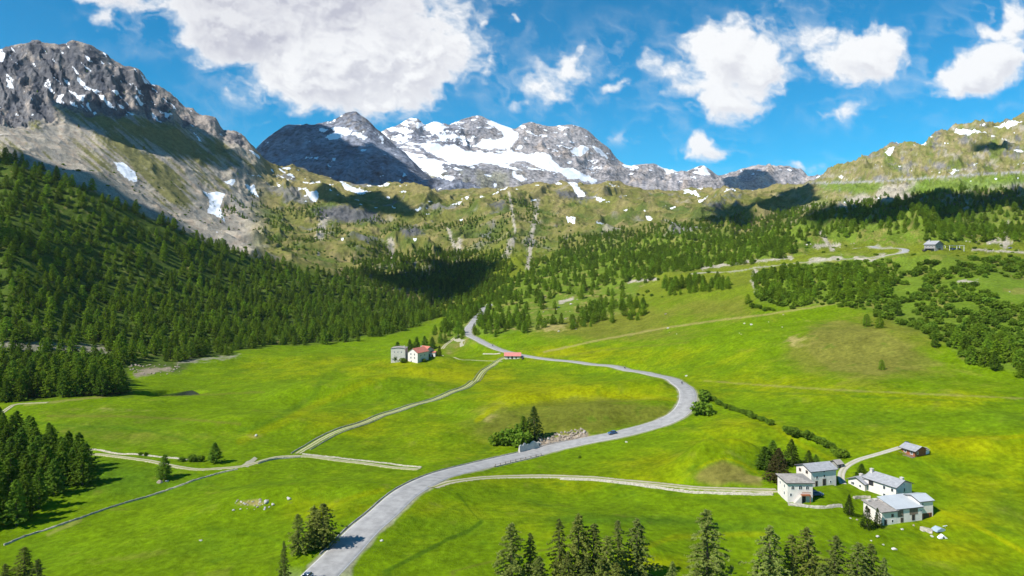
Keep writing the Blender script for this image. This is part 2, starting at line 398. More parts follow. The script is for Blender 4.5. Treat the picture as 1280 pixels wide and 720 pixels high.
dry = sum(k * blob(x, y, rx, ry) for x, y, rx, ry, k in [(612,522,16,9,.8),(930,598,26,7,1.0),(990,425,14,8,.6),(1030,430,60,24,.4),(700,545,60,7,.6),(740,548,40,6,.5),(320,545,14,5,.7),(150,512,90,4,.5),(670,410,70,8,.6),(690,408,14,5,.9),(640,400,30,6,.5),(315,629,24,6,.8),(1000,400,30,10,.3),(1240,352,30,4,.6),(560,430,10,10,.7)])
col = put(col, DRY, sstep(0.35, 0.95, dry * (1 + n_c * 1.2 + n_b * .5)))
face = lambda poly, k, c: put(col, c, k * sstep(-4, 4, sdist(px, P1, poly, 12) + n_b * 5 + n_c * 4))
col = face([(618,520),(650,506),(700,500),(760,500),(825,508),(850,515),(830,525),(760,538),(700,545),(650,556),(615,552),(600,535)], .75, OLIVE * .86)  # knoll front painted darker in the grass colour, in place of shading
col = face([(868,597),(885,583),(905,577),(925,583),(945,597),(950,605),(900,606),(872,604)], .85, C(.15,.135,.03))
col = face([(1010,410),(1050,400),(1100,412),(1150,440),(1180,455),(1100,470),(1040,465),(1010,440)], .6, C(.165,.155,.03))
for pts_, w_, k_ in [([(596,526),(612,513),(640,502),(680,495),(730,492),(790,495),(850,500)], 2.6, .85), ([(846,603),(865,590),(885,578),(908,573),(930,580),(955,596)], 1.3, .6), ([(300,552),(350,530),(390,508),(430,490),(480,470)], 4, .5), ([(1175,553),(1210,548),(1250,547),(1290,545)], 2.2, .8), ([(395,640),(440,622),(480,612)], 3, .5),
    ([(965,530),(1000,555),(1040,575)], 3, .5), ([(500,455),(540,470),(600,472)], 4, .5), ([(790,690),(840,672),(900,668),(960,668)], 3, .5)]:
    col = put(col, YEL * 1.04, k_ * (1 - sstep(w_ * .3, w_ * 1.8, line_d(px, P1, pts_) + n_c * 2.5)))  # brows drawn paler in the grass colour, standing in for light on them
for pts_, w_, k_ in [([(300,540),(340,524),(372,508),(395,492),(400,478)], 3, .55), ([(240,600),(280,612),(330,604),(380,600)], 2, .4), ([(430,525),(470,505),(500,480)], 2.5, .4), ([(610,560),(590,575),(560,585)], 3, .5), ([(860,530),(900,555),(930,575),(960,600)], 2.5, .45), ([(820,615),(900,628),(980,640)], 2, .4),
    ([(380,690),(330,670),(260,660)], 3, .4), ([(1090,560),(1130,575),(1180,585),(1280,600)], 2.5, .4), ([(660,625),(720,640),(800,650),(900,655)], 2.2, .4), ([(1000,520),(1060,530),(1130,528)], 2, .3), ([(440,690),(520,672),(600,668)], 2, .35)]:
    col = put(col, DEEP * .95, k_ * (1 - sstep(w_ * .2, w_ * 1.8, line_d(px, P1, pts_, 20) + n_c * 3)))  # shade of creases and hollows painted into the grass as dark lines
n_e = fbm(G.X, G.D, 2.2, 3, 65)
col = col * (1 + .26 * n_c + .34 * n_e + .16 * n_b)[..., None]
col = put(col, DEEP, sstep(.22, .5, fbm(G.X, G.D, 11, 5, 69, .6)) * .55)
col = put(col, C(.20,.195,.03), sstep(.24, .5, fbm(G.X, G.D, 14, 5, 70, .6)) * .35)
# mown lines, old field edges
for pts, c, w, k in [([(20,525),(80,532),(160,535),(220,545),(250,558)], DEEP, 1.3, .7), ([(60,520),(150,520),(230,524),(300,530)], OLIVE, 1.2, .8), ([(880,476),(960,482),(1040,487),(1100,490),(1280,498)], DRY, 0.9, .45),
    ([(900,487),(980,492),(1060,495),(1280,505)], DEEP, 0.9, .5), ([(470,720),(520,695),(560,674),(585,664),(602,652)], DEEP*0.8, 2.2, .9), ([(602,652),(590,640),(572,617)], DEEP*.8, .9, .7), ([(560,716),(640,695),(720,680)], OLIVE, 1.2, .6),
    ([(1170,637),(1200,648),(1240,668),(1280,690)], YEL*1.15, 2.0, .9), ([(1240,655),(1270,668),(1300,682)], DEEP, 1.0, .6), ([(680,440),(760,423),(830,410),(900,400),(960,393),(1040,380),(1080,374)], DRY, 1.0, .7),
    ([(660,452),(760,437),(860,428)], OLIVE, 1.0, .5), ([(190,495),(260,493),(330,490)], OLIVE, 1.0, .6), ([(30,506),(90,500),(160,492)], DRY, 1.0, .5), ([(60,668),(100,650)], DRY, 2, .4), ([(1110,668),(1180,672),(1240,700)], DEEP, 1.4, .3)]:
    col = put(col, c, k * (1 - sstep(w * .5, w * 1.8, line_d(px, P1, pts) + n_c * 1.5)))

# woods floor, hillside
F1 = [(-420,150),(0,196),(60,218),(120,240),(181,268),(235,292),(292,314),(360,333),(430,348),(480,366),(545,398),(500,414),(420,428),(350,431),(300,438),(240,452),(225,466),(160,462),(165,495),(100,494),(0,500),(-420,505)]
F3 = [(560,440),(548,425),(556,405),(590,385),(620,365),(660,335),(700,318),(760,300),(850,290),(920,280),(1010,262),(1100,250),(1200,240),(1700,230),(1700,305),(1280,305),(1200,304),(1150,303),(1100,306),(1050,306),(1000,318),(940,328),(880,335),(820,344),(800,360),(780,390),(700,402),(640,418),(600,422)]
F9 = [(1040,318),(1120,318),(1180,318),(1290,330),(1700,330),(1700,470),(1285,470),(1210,452),(1180,425),(1100,398),(1072,384),(1030,378),(985,384),(945,378),(948,345),(1000,330)]
hang = sstep(6.2, 7.2, T)                               # everything above the valley floor
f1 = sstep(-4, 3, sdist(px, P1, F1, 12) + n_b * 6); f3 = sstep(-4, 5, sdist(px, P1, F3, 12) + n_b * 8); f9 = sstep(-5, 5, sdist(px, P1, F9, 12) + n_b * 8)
slopec = put(np.broadcast_to(ALP, col.shape).copy(), OLIVE * C(.8, .95, .8), sstep(-.2, .3, n_a))
slopec = put(slopec, FLOOR * 1.3, sstep(-.05, .45, n_b + n_d * .5))
slopec = put(slopec, SCREE * .9, sstep(0.34, 0.55, n_b * .8 + n_c * .8 - .1 * n_a) * 0.85)
col = put(col, slopec, np.maximum(hang * sstep(8.0, 8.6, T), 0))
mid = hang * (1 - sstep(8.2, 8.9, T))
col = put(col, lerp(OLIVE[None, None], FLOOR[None, None] * 1.5, sstep(-.25, .3, n_b)[..., None]) if False else OLIVE, mid * 0.75)
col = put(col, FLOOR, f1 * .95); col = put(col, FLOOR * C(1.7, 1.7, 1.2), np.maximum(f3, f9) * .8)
col = put(col, ALP * 1.05, np.maximum(f3, f9) * sstep(.08, .3, n_b + .5 * n_c) * .8)
col = put(col, DRY * .9, np.maximum(f1 * .7, f3) * sstep(.28, .45, n_c + .4 * n_b) * .8)
far_hill = np.maximum(sstep(8.6, 9.3, T), sstep(7.2, 7.5, T) * (1 - f1) * (1 - sstep(560, 600, px)))
alpine = put(np.broadcast_to(C(.140,.142,.034), col.shape).copy(), C(.215, .182, .070), sstep(-.2, .35, n_a + .4 * n_b + .5 * sstep(250, 225, P1)))
alpine = put(alpine, C(.07, .105, .018), sstep(-.05, .22, fbm(G.X, G.D, 85, 6, 66, .55) + .25 * n_c - .3 * sstep(262, 235, P1)) * .8)
alpine = put(alpine, SCREE * .85, sstep(.25, .5, fbm(G.X, G.D, 110, 6, 67, .55)) * .7)
alpine = put(alpine, ROCK * 1.2, sstep(.22, .4, fbm(G.X, G.D, 150, 7, 68, .62) + .2 * sstep(.5, .9, gul)) * .75)
col = put(col, alpine, far_hill)
crag = polys(px, P1, [[(392,262),(430,256),(470,266),(478,276),(440,278),(400,274)], [(300,246),(318,243),(322,250),(304,254)], [(694,238),(735,240),(728,250),(700,246)], [(880,255),(905,252),(900,262)], [(610,256),(632,250),(628,262)], [(500,286),(520,282),(530,292),(508,296)]], 8)
col = put(col, C(.10,.10,.11), far_hill * .9 * sstep(-3, 3, crag + n_c * 7))
# a gully of pale stones down the headwall, bare streaks
for pts, w in [([(672,250),(668,275),(665,295),(662,315),(660,335)], 2.2), ([(636,240),(640,262),(644,290)], 1.2), ([(560,285),(565,300),(572,318)], 1.6), ([(405,275),(400,295)], 4), ([(640,300),(632,320)], 3), ([(575,300),(570,330)], 2.5), ([(488,300),(492,330)], 3),
               ([(1025,290),(1032,300),(1040,312)], 2), ([(1018,308),(1050,306)], 1.5), ([(945,338),(941,352),(947,368)], 2.2), ([(1258,285),(1254,303)], 5), ([(1235,303),(1265,303)], 1.6), ([(1215,312),(1290,316)], 1), ([(878,335),(930,328),(990,322)], 1.5), ([(1198,352),(1222,352)], 1.6), ([(785,352),(820,349)], 1.4), ([(700,378),(716,373)], 1.5), ([(1070,322),(1090,325),(1105,318)], 1.8), ([(1012,326),(1050,322)], 2)]:
    col = put(col, SCREE * 1.05, (T > 5.5) * .95 * (1 - sstep(w * .5, w * 1.6, line_d(px, P1, pts, 40) + n_c * w * 2.2)))
tal = [(166,466),(188,460),(212,459),(214,462),(190,467),(170,472)]
col = put(col, C(.24,.20,.14), sstep(-2, 2, sdist(px, P1, tal) + n_c * 5))
for p in ([(0,425),(60,428),(130,432),(140,445),(60,440),(0,436)], [(222,455),(300,446),(300,443),(222,451)]):
    col = put(col, SCREE * .75, .8 * sstep(-2, 3, sdist(px, P1, p) + n_c * 7))
# the big mountain: scree, grass tongues, cliffs
sc_m = np.maximum(sstep(8.35, 8.8, T), sstep(7.2, 7.5, T) * (1 - f1)) * (1 - sstep(300, 345, px + wob))
left = put(np.broadcast_to(SCREE, col.shape).copy(), C(.33, .265, .20), sstep(-.1, .4, n_b + .5 * fbm(px - P1 * .9, P1 * .12, 9, 5, 71)))
left = put(left, C(.21, .20, .185), sstep(.0, .35, fbm(px - P1 * 1.0, P1 * .1, 6, 5, 72)) * .7)
tong = polys(px, P1, [[(100,158),(150,162),(190,192),(225,212),(245,248),(235,262),(205,256),(180,226),(150,200),(115,175)], [(225,157),(262,170),(300,195),(318,210),(290,210),(262,196),(240,185)], [(30,148),(50,146),(52,160),(35,165)],
    [(85,175),(110,180),(140,205),(150,220),(120,210)], [(70,135),(225,152),(285,200),(250,212),(200,190),(150,168),(100,158)], [(235,200),(262,215),(290,240),(275,236),(250,225)], [(-420,165),(-100,150),(0,176),(30,186),(60,196),(0,190),(-400,190)]], 10)
left = put(left, C(.150, .145, .040), sstep(-5, 4, tong * 1.0 - 3.2 + n_c * 4 + fbm(px - P1 * 1.15, P1 * .12 + px * .04, 7, 5, 74, .6) * 26) * .9)
rk = put(np.broadcast_to(ROCK * .95, col.shape).copy(), C(.060, .064, .078), sstep(-.15, .25, fbm(px, P1 * .6, 20, 6, 75, .65)))
rk = put(rk, C(.32, .27, .23), sstep(.10, .34, fbm(px, P1, 22, 7, 76, .68) + .25 * sstep(150, 260, px) + .22*sstep(10.8,11,T)) * .9)
left = put(left, rk * 1.0, sstep(-4, 4, sd_cl + wob * .7 + n_c * 6))
col = put(col, left, sc_m)
# right-hand hill: grass with broken rock
rh = sstep(960, 1050, px) * sstep(9.2, 9.7, T)
rhc = put(np.broadcast_to(C(.175, .172, .052), col.shape).copy(), C(.255, .212, .10), sstep(-.2, .3, n_b))
rhc = put(rhc, C(.11, .15, .025), sstep(.05, .35, fbm(px, P1, 22, 4, 81)) * .8)
rhc = put(rhc, SCREE, sstep(.10, .32, fbm(px, P1 * 2.2, 26, 6, 82, .65)) * .8)
rhc = put(rhc, ROCK * 1.1, sstep(.12, .30, fbm(px, P1 * 1.3, 20, 6, 83, .7)) * .8)
col = put(col, rhc, rh)
col = put(col, SCREE * 1.05, .9 * rh * sstep(-2, 2, polys(px, P1, [[(1100,232),(1150,228),(1135,252),(1090,250)], [(1230,230),(1290,227),(1290,232),(1235,236)], [(1045,255),(1080,240),(1090,248),(1060,262)]]) + n_c * 6))
col = put(col, C(.12, .19, .02), .8 * rh * sstep(-3, 3, polys(px, P1, [[(1150,225),(1290,215),(1290,228),(1160,245),(1130,240)], [(1020,228),(1110,228),(1090,242),(1030,238)]]) + n_c * 6))
col = put(col, C(.30, .29, .28), .9 * rh * (1 - sstep(.7, 1.6, line_d(px, P1, [(1012,229),(1060,228),(1110,226),(1165,222),(1230,217),(1300,214)]))))
# gravel shoulders
col = put(col, C(.30, .28, .20), .75 * (1 - sstep(.2, 1.4, PDmain - 4.4 + n_c * 1.0)) * (PDmain < 12) * (T < 8) * (np.abs(G.D) < 900))
bank = [(647,563),(672,550),(690,546),(715,543),(734,540),(736,547),(700,557),(672,563)]
bk = sstep(-1.5, 2, sdist(px, P1, bank) + n_c * 3)
col = put(col, C(.27, .22, .165), bk)

# snow left in the hollows: signed distance in photo pixels
SNOW = [[(60,95),(68,115),(62,112),(58,98)],[(68,125),(75,117),(82,118),(75,130)],[(84,107),(108,120),(105,126),(121,141),(118,143),(108,132),(100,128),(88,115)],[(97,92),(118,107),(130,112),(122,113),(140,130),(150,137),(138,135),(120,118),(108,108)],
 [(97,126),(112,138),(105,136)],[(152,130),(170,143),(165,146)],[(163,102),(178,115),(183,123),(172,115)],[(170,116),(180,125),(176,128),(168,122)],[(188,130),(208,155),(200,150),(190,140)],[(197,134),(220,143),(210,145)],[(139,113),(152,116),(145,121)],
 [(140,200),(155,202),(168,213),(174,225),(170,228),(155,220),(146,212)],[(-20,168),(10,166),(-20,180)],[(237,158),(256,178),(248,175)],[(252,238),(282,243),(276,258),(282,278),(270,272),(258,265),(262,250)],[(253,280),(262,287),(282,296),(270,294)],
 [(278,225),(297,222),(290,233),(285,230)],[(303,228),(318,228),(325,245),(312,238)],[(300,217),(342,222),(320,222)],[(333,207),(365,225),(355,223)],[(345,207),(362,218),(350,213)],[(178,272),(192,268),(190,274)],[(66,219),(78,223),(70,222)],[(258,116),(272,124),(262,121)],
 [(380,238),(400,243),(395,253),(386,248)],[(420,222),(467,238),(450,241),(430,233)],[(382,225),(422,228),(400,231)],[(330,228),(350,235),(340,235)],[(614,238),(638,231),(632,240),(622,247),(616,244)],[(560,252),(580,244),(574,254)],[(580,242),(588,240),(584,246)],
 [(708,226),(720,225),(735,245),(722,243)],[(706,266),(720,268),(719,288),(712,285)],[(832,279),(850,280),(853,288),(840,285)],[(776,263),(788,265),(783,271),(776,269)],[(806,271),(818,274),(814,279),(808,277)],[(846,236),(870,237),(877,244),(862,241)],[(868,250),(886,245),(878,252)],
 [(895,241),(922,240),(917,244)],[(737,242),(757,250),(750,253)],[(745,278),(756,279),(754,288),(746,286)],[(755,228),(778,237),(765,235)],[(798,263),(812,266),(808,268)],[(514,262),(530,258),(524,264)],[(572,268),(582,268),(576,274)],[(424,300),(432,302),(428,306)],[(514,303),(522,306),(518,309)],
 [(1183,164),(1205,161),(1235,168),(1210,170)],[(1236,164),(1265,157),(1284,150),(1276,158),(1260,164)],[(1098,198),(1122,190),(1113,199)],[(1104,189),(1122,183),(1116,191)],[(1143,185),(1160,178),(1156,186)],[(1172,218),(1200,211),(1207,211),(1190,217)],[(1055,203),(1066,199),(1063,205)],[(1116,208),(1130,206),(1122,210)],[(1136,190),(1146,187),(1140,192)],[(1222,155),(1238,155),(1230,158)],[(1262,186),(1282,185),(1275,190)],[(1186,196),(1200,196),(1195,199)],[(1048,222),(1060,217),(1052,224)],[(1250,171),(1262,173),(1252,175)]]
n_p = fbm(px, P1, 7, 4, 92, .6)
snow = polys(px, P1 * .4 + P0 * .6, SNOW, 8) / 1.5 + n_p * 1.3 - .35
pat = fbm(px, P1 * 2.4, 17, 5, 91, .6)
band = sstep(322, 350, px) * (1 - sstep(900, 1000, px)) * sstep(9.9, 10.4, T) * (1 - sstep(11.3, 11.6, T))
snow = np.maximum(snow, (pat - lerp(.30, .20, sstep(10.5, 10.95, T)) - .10 * sstep(480, 560, px)) * 14 * band - (1 - band) * 5)
snow = np.maximum(snow, ((fbm(px, P1 * 1.6, 14, 5, 93, .6) - .42) * 14) * rh - (1 - rh) * 5)
snow = np.maximum(snow, ((fbm((px - P1) * 1.0, (px + P1) * .25, 11, 5, 94, .6) - .27) * 14) * cl * (T > 9.6) - (cl < .5) * 5)
snow[T < 7.9] = -5
snow[(px < 240) & (T < 9.2) & (P1 > 230)] = -5
rock = np.clip(0.12 + .25 * near * 0 + .35 * sstep(6.2, 8, T) + .25 * mount + .4 * cl + bk * .8, 0, 1)
m_ter = terrain_material('hillside ground', 0.55, 1.4, 0.16, .42, True)
# ------------------------------------------------------------------ far mountains
def far_field(name, curves, rows, c0, c1, step, seed, paint, amp):
    cs = np.arange(c0, c1, step)
    Fd = Field(curves, rows, cs)
    px_, T_ = Fd.px, Fd.T
    K = len(curves)
    d = (ridged(Fd.X, Fd.D, 900, 7, seed, .55) - .3) * amp
    d += (ridged(px_ + fbm(Fd.X, Fd.D, 500, 3, seed + 5) * 26, T_ * 40, 40, 5, seed + 3) - .3) * amp * .5
    if name == 'mountain range':
        gl = polys(px_, Fd.P0, GLAC, 12); d *= lerp(1, .16, sstep(-6, 5, gl))
    d *= (1 - .72 * sstep(K - 3.6, K - 3.0, T_)) * sstep(0, .6, T_)
    Fd.Z += d
    Fd.P1 = HZ - (Fd.Z - CZ) / Fd.D * FPX
    c, s, r = paint(Fd)
    return Fd, c, s, r
MC = C(.30, .275, .27)
GLAC = [[(500,178),(530,172),(570,184),(606,187),(660,190),(690,195),(702,205),(748,225),(740,236),(600,236),(540,222),(505,205)], [(596,145),(646,162),(651,175),(615,192),(596,184),(600,165)]]
def paint_main(Fd):
    x, y = Fd.px, Fd.P1 * .35 + Fd.P0 * .65
    n = fbm(x, y, 18, 6, 101, .62); st = fbm(x * .55 + y * .25, y * 2.6 - x * .4, 12, 6, 102, .66)
    c = np.broadcast_to(MC, x.shape + (3,)).copy()
    c = put(c, C(.42, .34, .28), sstep(.0, .35, n) * .8); c = put(c, C(.16, .165, .19), sstep(.02, .3, st) * .7)
    c = put(c, C(.12, .135, .18), (1 - sstep(560, 640, x + n * 40)) * .8 * sstep(-.3, .1, n))  # blue shade over the left peaks put into the rock colour
    c = put(c, C(.25, .235, .17), sstep(205, 222, y) * (1 - sstep(620, 680, x)) * sstep(.0, .3, n + .15))
    g = polys(x, y, [[(596,145),(620,154),(646,162),(651,165),(648,176),(636,186),(615,192),(600,186),(590,181),(605,175),(628,170),(618,158)],
        [(545,181),(570,184),(590,184),(606,187),(626,191),(640,188),(660,190),(690,195),(702,205),(722,211),(748,225),(740,229),(718,224),(700,216),(682,213),(668,204),(646,201),(636,206),(652,213),(640,214),(610,206),(580,208),(560,203),(545,196),(524,186),(530,180)],
        [(492,186),(512,190),(524,198),(545,205),(556,214),(545,220),(528,215),(512,205)], [(528,155),(540,152),(556,153),(558,160),(548,167),(538,162)], [(640,213),(656,221),(682,226),(678,232),(660,229),(640,223)],
        [(545,165),(560,170),(585,172),(600,168),(590,178),(565,176),(548,176)], [(714,185),(730,178),(736,186),(722,192)], [(736,182),(750,190),(760,196),(752,196)], [(820,206),(838,213),(852,217),(838,217)], [(866,210),(880,206),(888,216),(880,218)]], 10)
    isl = polys(x, y, [[(628,203),(650,202),(672,210),(700,224),(684,227),(652,214)], [(500,203),(520,206),(548,222),(512,228)], [(560,180),(585,178),(612,186),(636,184),(634,190),(600,190),(565,187)], [(545,199),(566,203),(588,212),(570,212)], [(520,183),(530,181),(534,190),(526,192)]], 10)
    g = np.minimum(g, -isl + 1.5)
    g = g / 2.0 + n * 3.5
    ledge = (st - .22 - .0 * sstep(600, 720, x) + .16 * (1 - sstep(545, 600, x)) - .10 * sstep(212, 222, y) * sstep(600, 700, x)) * 12
    crest = (sstep(.25, .9, Fd.T - 2.0) * .10)
    s = np.maximum(g, ledge + crest * 6)
    s[y > 236] = -3
    return c, s, np.ones_like(x)
MAIN = [
 [(280,4300,290),(1120,5200,290)],
 [(280,5000,238),(460,5000,232),(500,5000,222),(560,5000,222),(640,5300,222),(700,5500,226),(760,6000,228),(850,6400,232),(1120,7000,236)],
 [(280,5600,215),(460,5600,200),(500,5600,190),(530,5600,185),(560,5800,186),(600,6000,186),(640,6100,188),(700,6300,185),(740,6500,200),(790,6700,216),(850,7000,226),(900,7000,226),(960,7200,222),(1010,7400,222),(1120,7600,232)],
 [(280,6300,190),(440,6300,180),(470,6300,172),(484,6300,162),(500,6300,156),(514,6300,149),(521,6300,149),(532,6400,158),(545,6600,154),(553,6700,155),(560,6800,160),(576,6900,152),(590,6900,147),(596,6900,146),(610,6900,151),(630,6900,158),(645,6900,163),(655,6850,155),(664,6850,153),(674,6850,157),(690,6850,159),(705,6850,158),(722,6900,159),(732,6900,163),(745,6950,174),(760,7000,186),(775,7100,201),(790,7100,206),(815,7200,205),(830,7300,211),(850,7500,216),(868,7500,209),(878,7500,206),(886,7500,211),(900,7600,218),(918,7700,216),(930,7700,211),(945,7700,208),(965,7700,209),(985,7700,210),(1002,7700,212),(1012,7700,222),(1040,7800,238),(1120,7900,250)],
 [(280,7400,260),(1120,9000,260)],
 [(280,8200,300),(1120,9800,300)],
]
def paint_dark(Fd):
    x, y = Fd.px, Fd.P1 * .35 + Fd.P0 * .65
    n = fbm(x, y, 22, 6, 111, .62); st = fbm(x + y, y * 1.6, 12, 6, 112, .66)
    c = np.broadcast_to(C(.21, .22, .26), x.shape + (3,)).copy()
    c = put(c, C(.12, .13, .165), sstep(-.1, .3, n)); c = put(c, C(.20, .18, .17), sstep(410, 440, x) * (1 - sstep(470, 490, x)) * sstep(-.1, .25, st) * (1 - sstep(165, 180, y)))
    c = put(c, C(.10, .105, .10), sstep(.25, .4, st) * .5)
    s = polys(x, y, [[(413,160),(425,157),(445,165),(462,170),(455,175),(440,170),(420,168)], [(392,158),(410,162),(408,168),(398,164)], [(404,171),(425,167),(428,172),(412,177)], [(446,184),(460,188),(458,193)], [(384,197),(398,197),(396,202)], [(404,204),(418,210),(412,211)], [(470,165),(480,175),(478,182)],[(452,153),(468,163),(474,170),(462,166)],[(476,186),(484,196),(478,194)],[(498,212),(512,222),(506,222)]], 8)
    s = s / 1.5 + st * 5 - .2
    s = np.maximum(s, (st - .33) * 10)
    return c, s, np.ones_like(x)
DARK = [
 [(280,2900,300),(640,2900,300)],
 [(280,3300,250),(520,3300,240),(640,3300,246)],
 [(280,3700,215),(330,3700,205),(400,3700,192),(450,3700,190),(500,3700,206),(540,3700,226),(640,3700,250)],
 [(280,4200,212),(305,4200,205),(318,4200,190),(332,4200,175),(345,4200,166),(356,4200,160),(370,4200,158),(390,4200,159),(402,4200,158),(415,4200,155),(425,4200,149),(436,4200,143),(444,4200,142),(452,4200,147),(462,4200,155),(470,4200,165),(482,4200,176),(500,4200,192),(515,4200,206),(530,4200,220),(560,4200,238),(640,4200,255)],
 [(280,4900,300),(640,4900,310)],
]
FM = far_field('mountain range', MAIN, [6, 46, 60, 76, 14, 4], 280, 1120, 1.15, 201, paint_main, 125)
DM = far_field('dark mountain', DARK, [6, 30, 56, 14], 280, 640, 1.15, 231, paint_dark, 90)
# ------------------------------------------------------------------ object helpers
def mesh_from(name, V, Fc, mats, smooth=False, midx=None):
    me = bpy.data.meshes.new(name); me.from_pydata([tuple(v) for v in V], [], [tuple(f) for f in Fc])
    for m in (mats if isinstance(mats, (list, tuple)) else [mats]): me.materials.append(m)
    if smooth: me.polygons.foreach_set('use_smooth', [True] * len(me.polygons))
    if midx is not None: me.polygons.foreach_set('material_index', midx)
    me.update(); return me
def link(name, me, parent=None, loc=None, rot=None):
    o = bpy.data.objects.new(name, me); COL.objects.link(o)
    if parent is not None: o.parent = parent
    if loc is not None: o.location = loc
    if rot is not None: o.rotation_euler = rot
    return o
def tag(o, label, cat, group=None, kind=None):
    o['label'] = label; o['category'] = cat
    if group: o['group'] = group
    if kind: o['kind'] = kind
    return o
def thing(name, loc, rz, label, cat, group=None):
    return tag(link(name, None, None, loc, (0, 0, rz)), label, cat, group)
class MB:
    def __init__(s): s.V = []; s.F = []
    def add(s, V, Fc):
        n = len(s.V); s.V += [tuple(v) for v in V]; s.F += [tuple(i + n for i in f) for f in Fc]; return s
    def box(s, x0, x1, y0, y1, z0, z1):
        return s.add([(x0,y0,z0),(x1,y0,z0),(x1,y1,z0),(x0,y1,z0),(x0,y0,z1),(x1,y0,z1),(x1,y1,z1),(x0,y1,z1)],
                     [(0,3,2,1),(4,5,6,7),(0,1,5,4),(1,2,6,5),(2,3,7,6),(3,0,4,7)])
    def prism(s, pts, fn, a, b):
        """closed outline pts (2-D) swept from a to b; fn(p, q, t) -> 3-D"""
        n = len(pts); V = [fn(p, q, a) for p, q in pts] + [fn(p, q, b) for p, q in pts]
        return s.add(V, [tuple(range(n))[::-1], tuple(range(n, 2 * n))] + [(i, (i + 1) % n, n + (i + 1) % n, n + i) for i in range(n)])
    def tube(s, p, q, r0, r1, n=8):
        p = Vector(p); q = Vector(q); d = (q - p).normalized(); a = d.orthogonal().normalized(); b = d.cross(a)
        V = [p + (a * math.cos(t) + b * math.sin(t)) * r0 for t in [2 * math.pi * i / n for i in range(n)]] + [q + (a * math.cos(t) + b * math.sin(t)) * r1 for t in [2 * math.pi * i / n for i in range(n)]]
        return s.add(V, [(i, (i + 1) % n, n + (i + 1) % n, n + i) for i in range(n)] + [tuple(range(n))[::-1], tuple(range(n, 2 * n))])
    def build(s, name, mat, parent=None, smooth=False, loc=None, rot=None):
        return link(name, mesh_from(name, s.V, s.F, mat, smooth), parent, loc, rot)

def simple(name, c, rough=.8, var=.2, scale=1.5, bump=0.0, spec=.3, metal=0.0, c2=None):
    m, t = new_mat(name); l = t.links
    o = nd(t, 'ShaderNodeOutputMaterial'); b = nd(t, 'ShaderNodeBsdfPrincipled'); l.new(b.outputs[0], o.inputs[0])
    b.inputs['Roughness'].default_value = rough; b.inputs['Specular IOR Level'].default_value = spec; b.inputs['Metallic'].default_value = metal
    tcn = nd(t, 'ShaderNodeNewGeometry'); n1 = noise(t, tcn.outputs['Position'], scale, 5, .65)
    ca = tuple(min(v * (1 + var), 1) for v in c); cb = tuple(v * (1 - var) for v in c) if c2 is None else c2
    l.new(mixc(t, mapr(t, n1, .3, .7), cb, ca), b.inputs['Base Color'])
    if bump:
        bp = nd(t, 'ShaderNodeBump'); bp.inputs['Distance'].default_value = bump; n2 = noise(t, tcn.outputs['Position'], scale * 3, 4, .6)
        l.new(n2, bp.inputs['Height']); l.new(bp.outputs[0], b.inputs['Normal'])
    return m
M = dict(
 asphalt=simple('pale worn asphalt', (.335,.325,.325), .9, .07, .5), stone=simple('dry stone', (.38,.345,.27), .95, .45, 1.6, .15),
 plaster=simple('white lime plaster', (.72,.65,.59), .9, .10, .8), plaster2=simple('weathered cream plaster', (.56,.52,.46), .9, .16, .6), fieldstone=simple('grey fieldstone wall', (.30,.28,.26), .95, .35, 1.4, .05),
 slate=simple('grey stone slab roof', (.31,.31,.32), .8, .22, 1.2, .05), slate2=simple('brown grey stone slab roof', (.30,.27,.24), .85, .3, 1.2, .05), metalroof=simple('pale sheet metal roof', (.45,.47,.48), .45, .08, .4, 0, .5),
 redroof=simple('faded red tile roof', (.50,.17,.12), .85, .2, 1.0, .03), pinkroof=simple('pale red tile roof', (.55,.20,.17), .8, .15, 1.0, .03), dark=simple('dark opening', (.03,.03,.035), .5, .2, 2), glass=simple('window glass', (.035,.04,.05), .08, .2, 2, 0, .6),
 wood=simple('brown timber', (.30,.10,.04), .8, .35, 2.0), oldwood=simple('grey brown timber', (.20,.15,.11), .9, .3, 2.0), frame=simple('white window frame', (.7,.7,.7), .6, .05, 2), eave=simple('dark eave board', (.06,.055,.055), .8, .2, 2),
 rubber=simple('tyre rubber', (.02,.02,.02), .8, .2, 5), rim=simple('wheel rim', (.4,.4,.42), .35, .1, 5, metal=.8), blue=simple('blue car paint', (.035,.10,.22), .25, .05, 1, spec=.6), black=simple('black car paint', (.02,.022,.03), .25, .1, 1, spec=.6),
 white=simple('white paint', (.75,.75,.76), .35, .03, 1, spec=.5), silver=simple('silver car paint', (.45,.47,.5), .3, .05, 1, spec=.6, metal=.3), bark=simple('rough bark', (.13,.095,.07), .95, .35, 3, .05), rock=simple('pale lichen rock', (.33,.27,.21), .95, .35, .9, .15),
 rock2=simple('white limestone', (.46,.43,.38), .9, .2, 1.2, .1), leather=simple('dark riding leather', (.03,.035,.06), .6, .2, 4), skin=simple('skin', (.45,.28,.2), .6, .05, 4), bank_shade=simple('dark bank shade', (.012,.022,.012), .08, .2, .3, 0, .5), light=simple('lamp glass', (.7,.7,.65), .15, .05, 3, spec=.6), redlight=simple('red lamp glass', (.4,.02,.02), .2, .05, 3), tarp=simple('grey tarpaulin', (.33,.40,.46), .6, .2, 1.5), cloudmat=simple('cloud', (.9,.9,.9), 1, .02, .01))

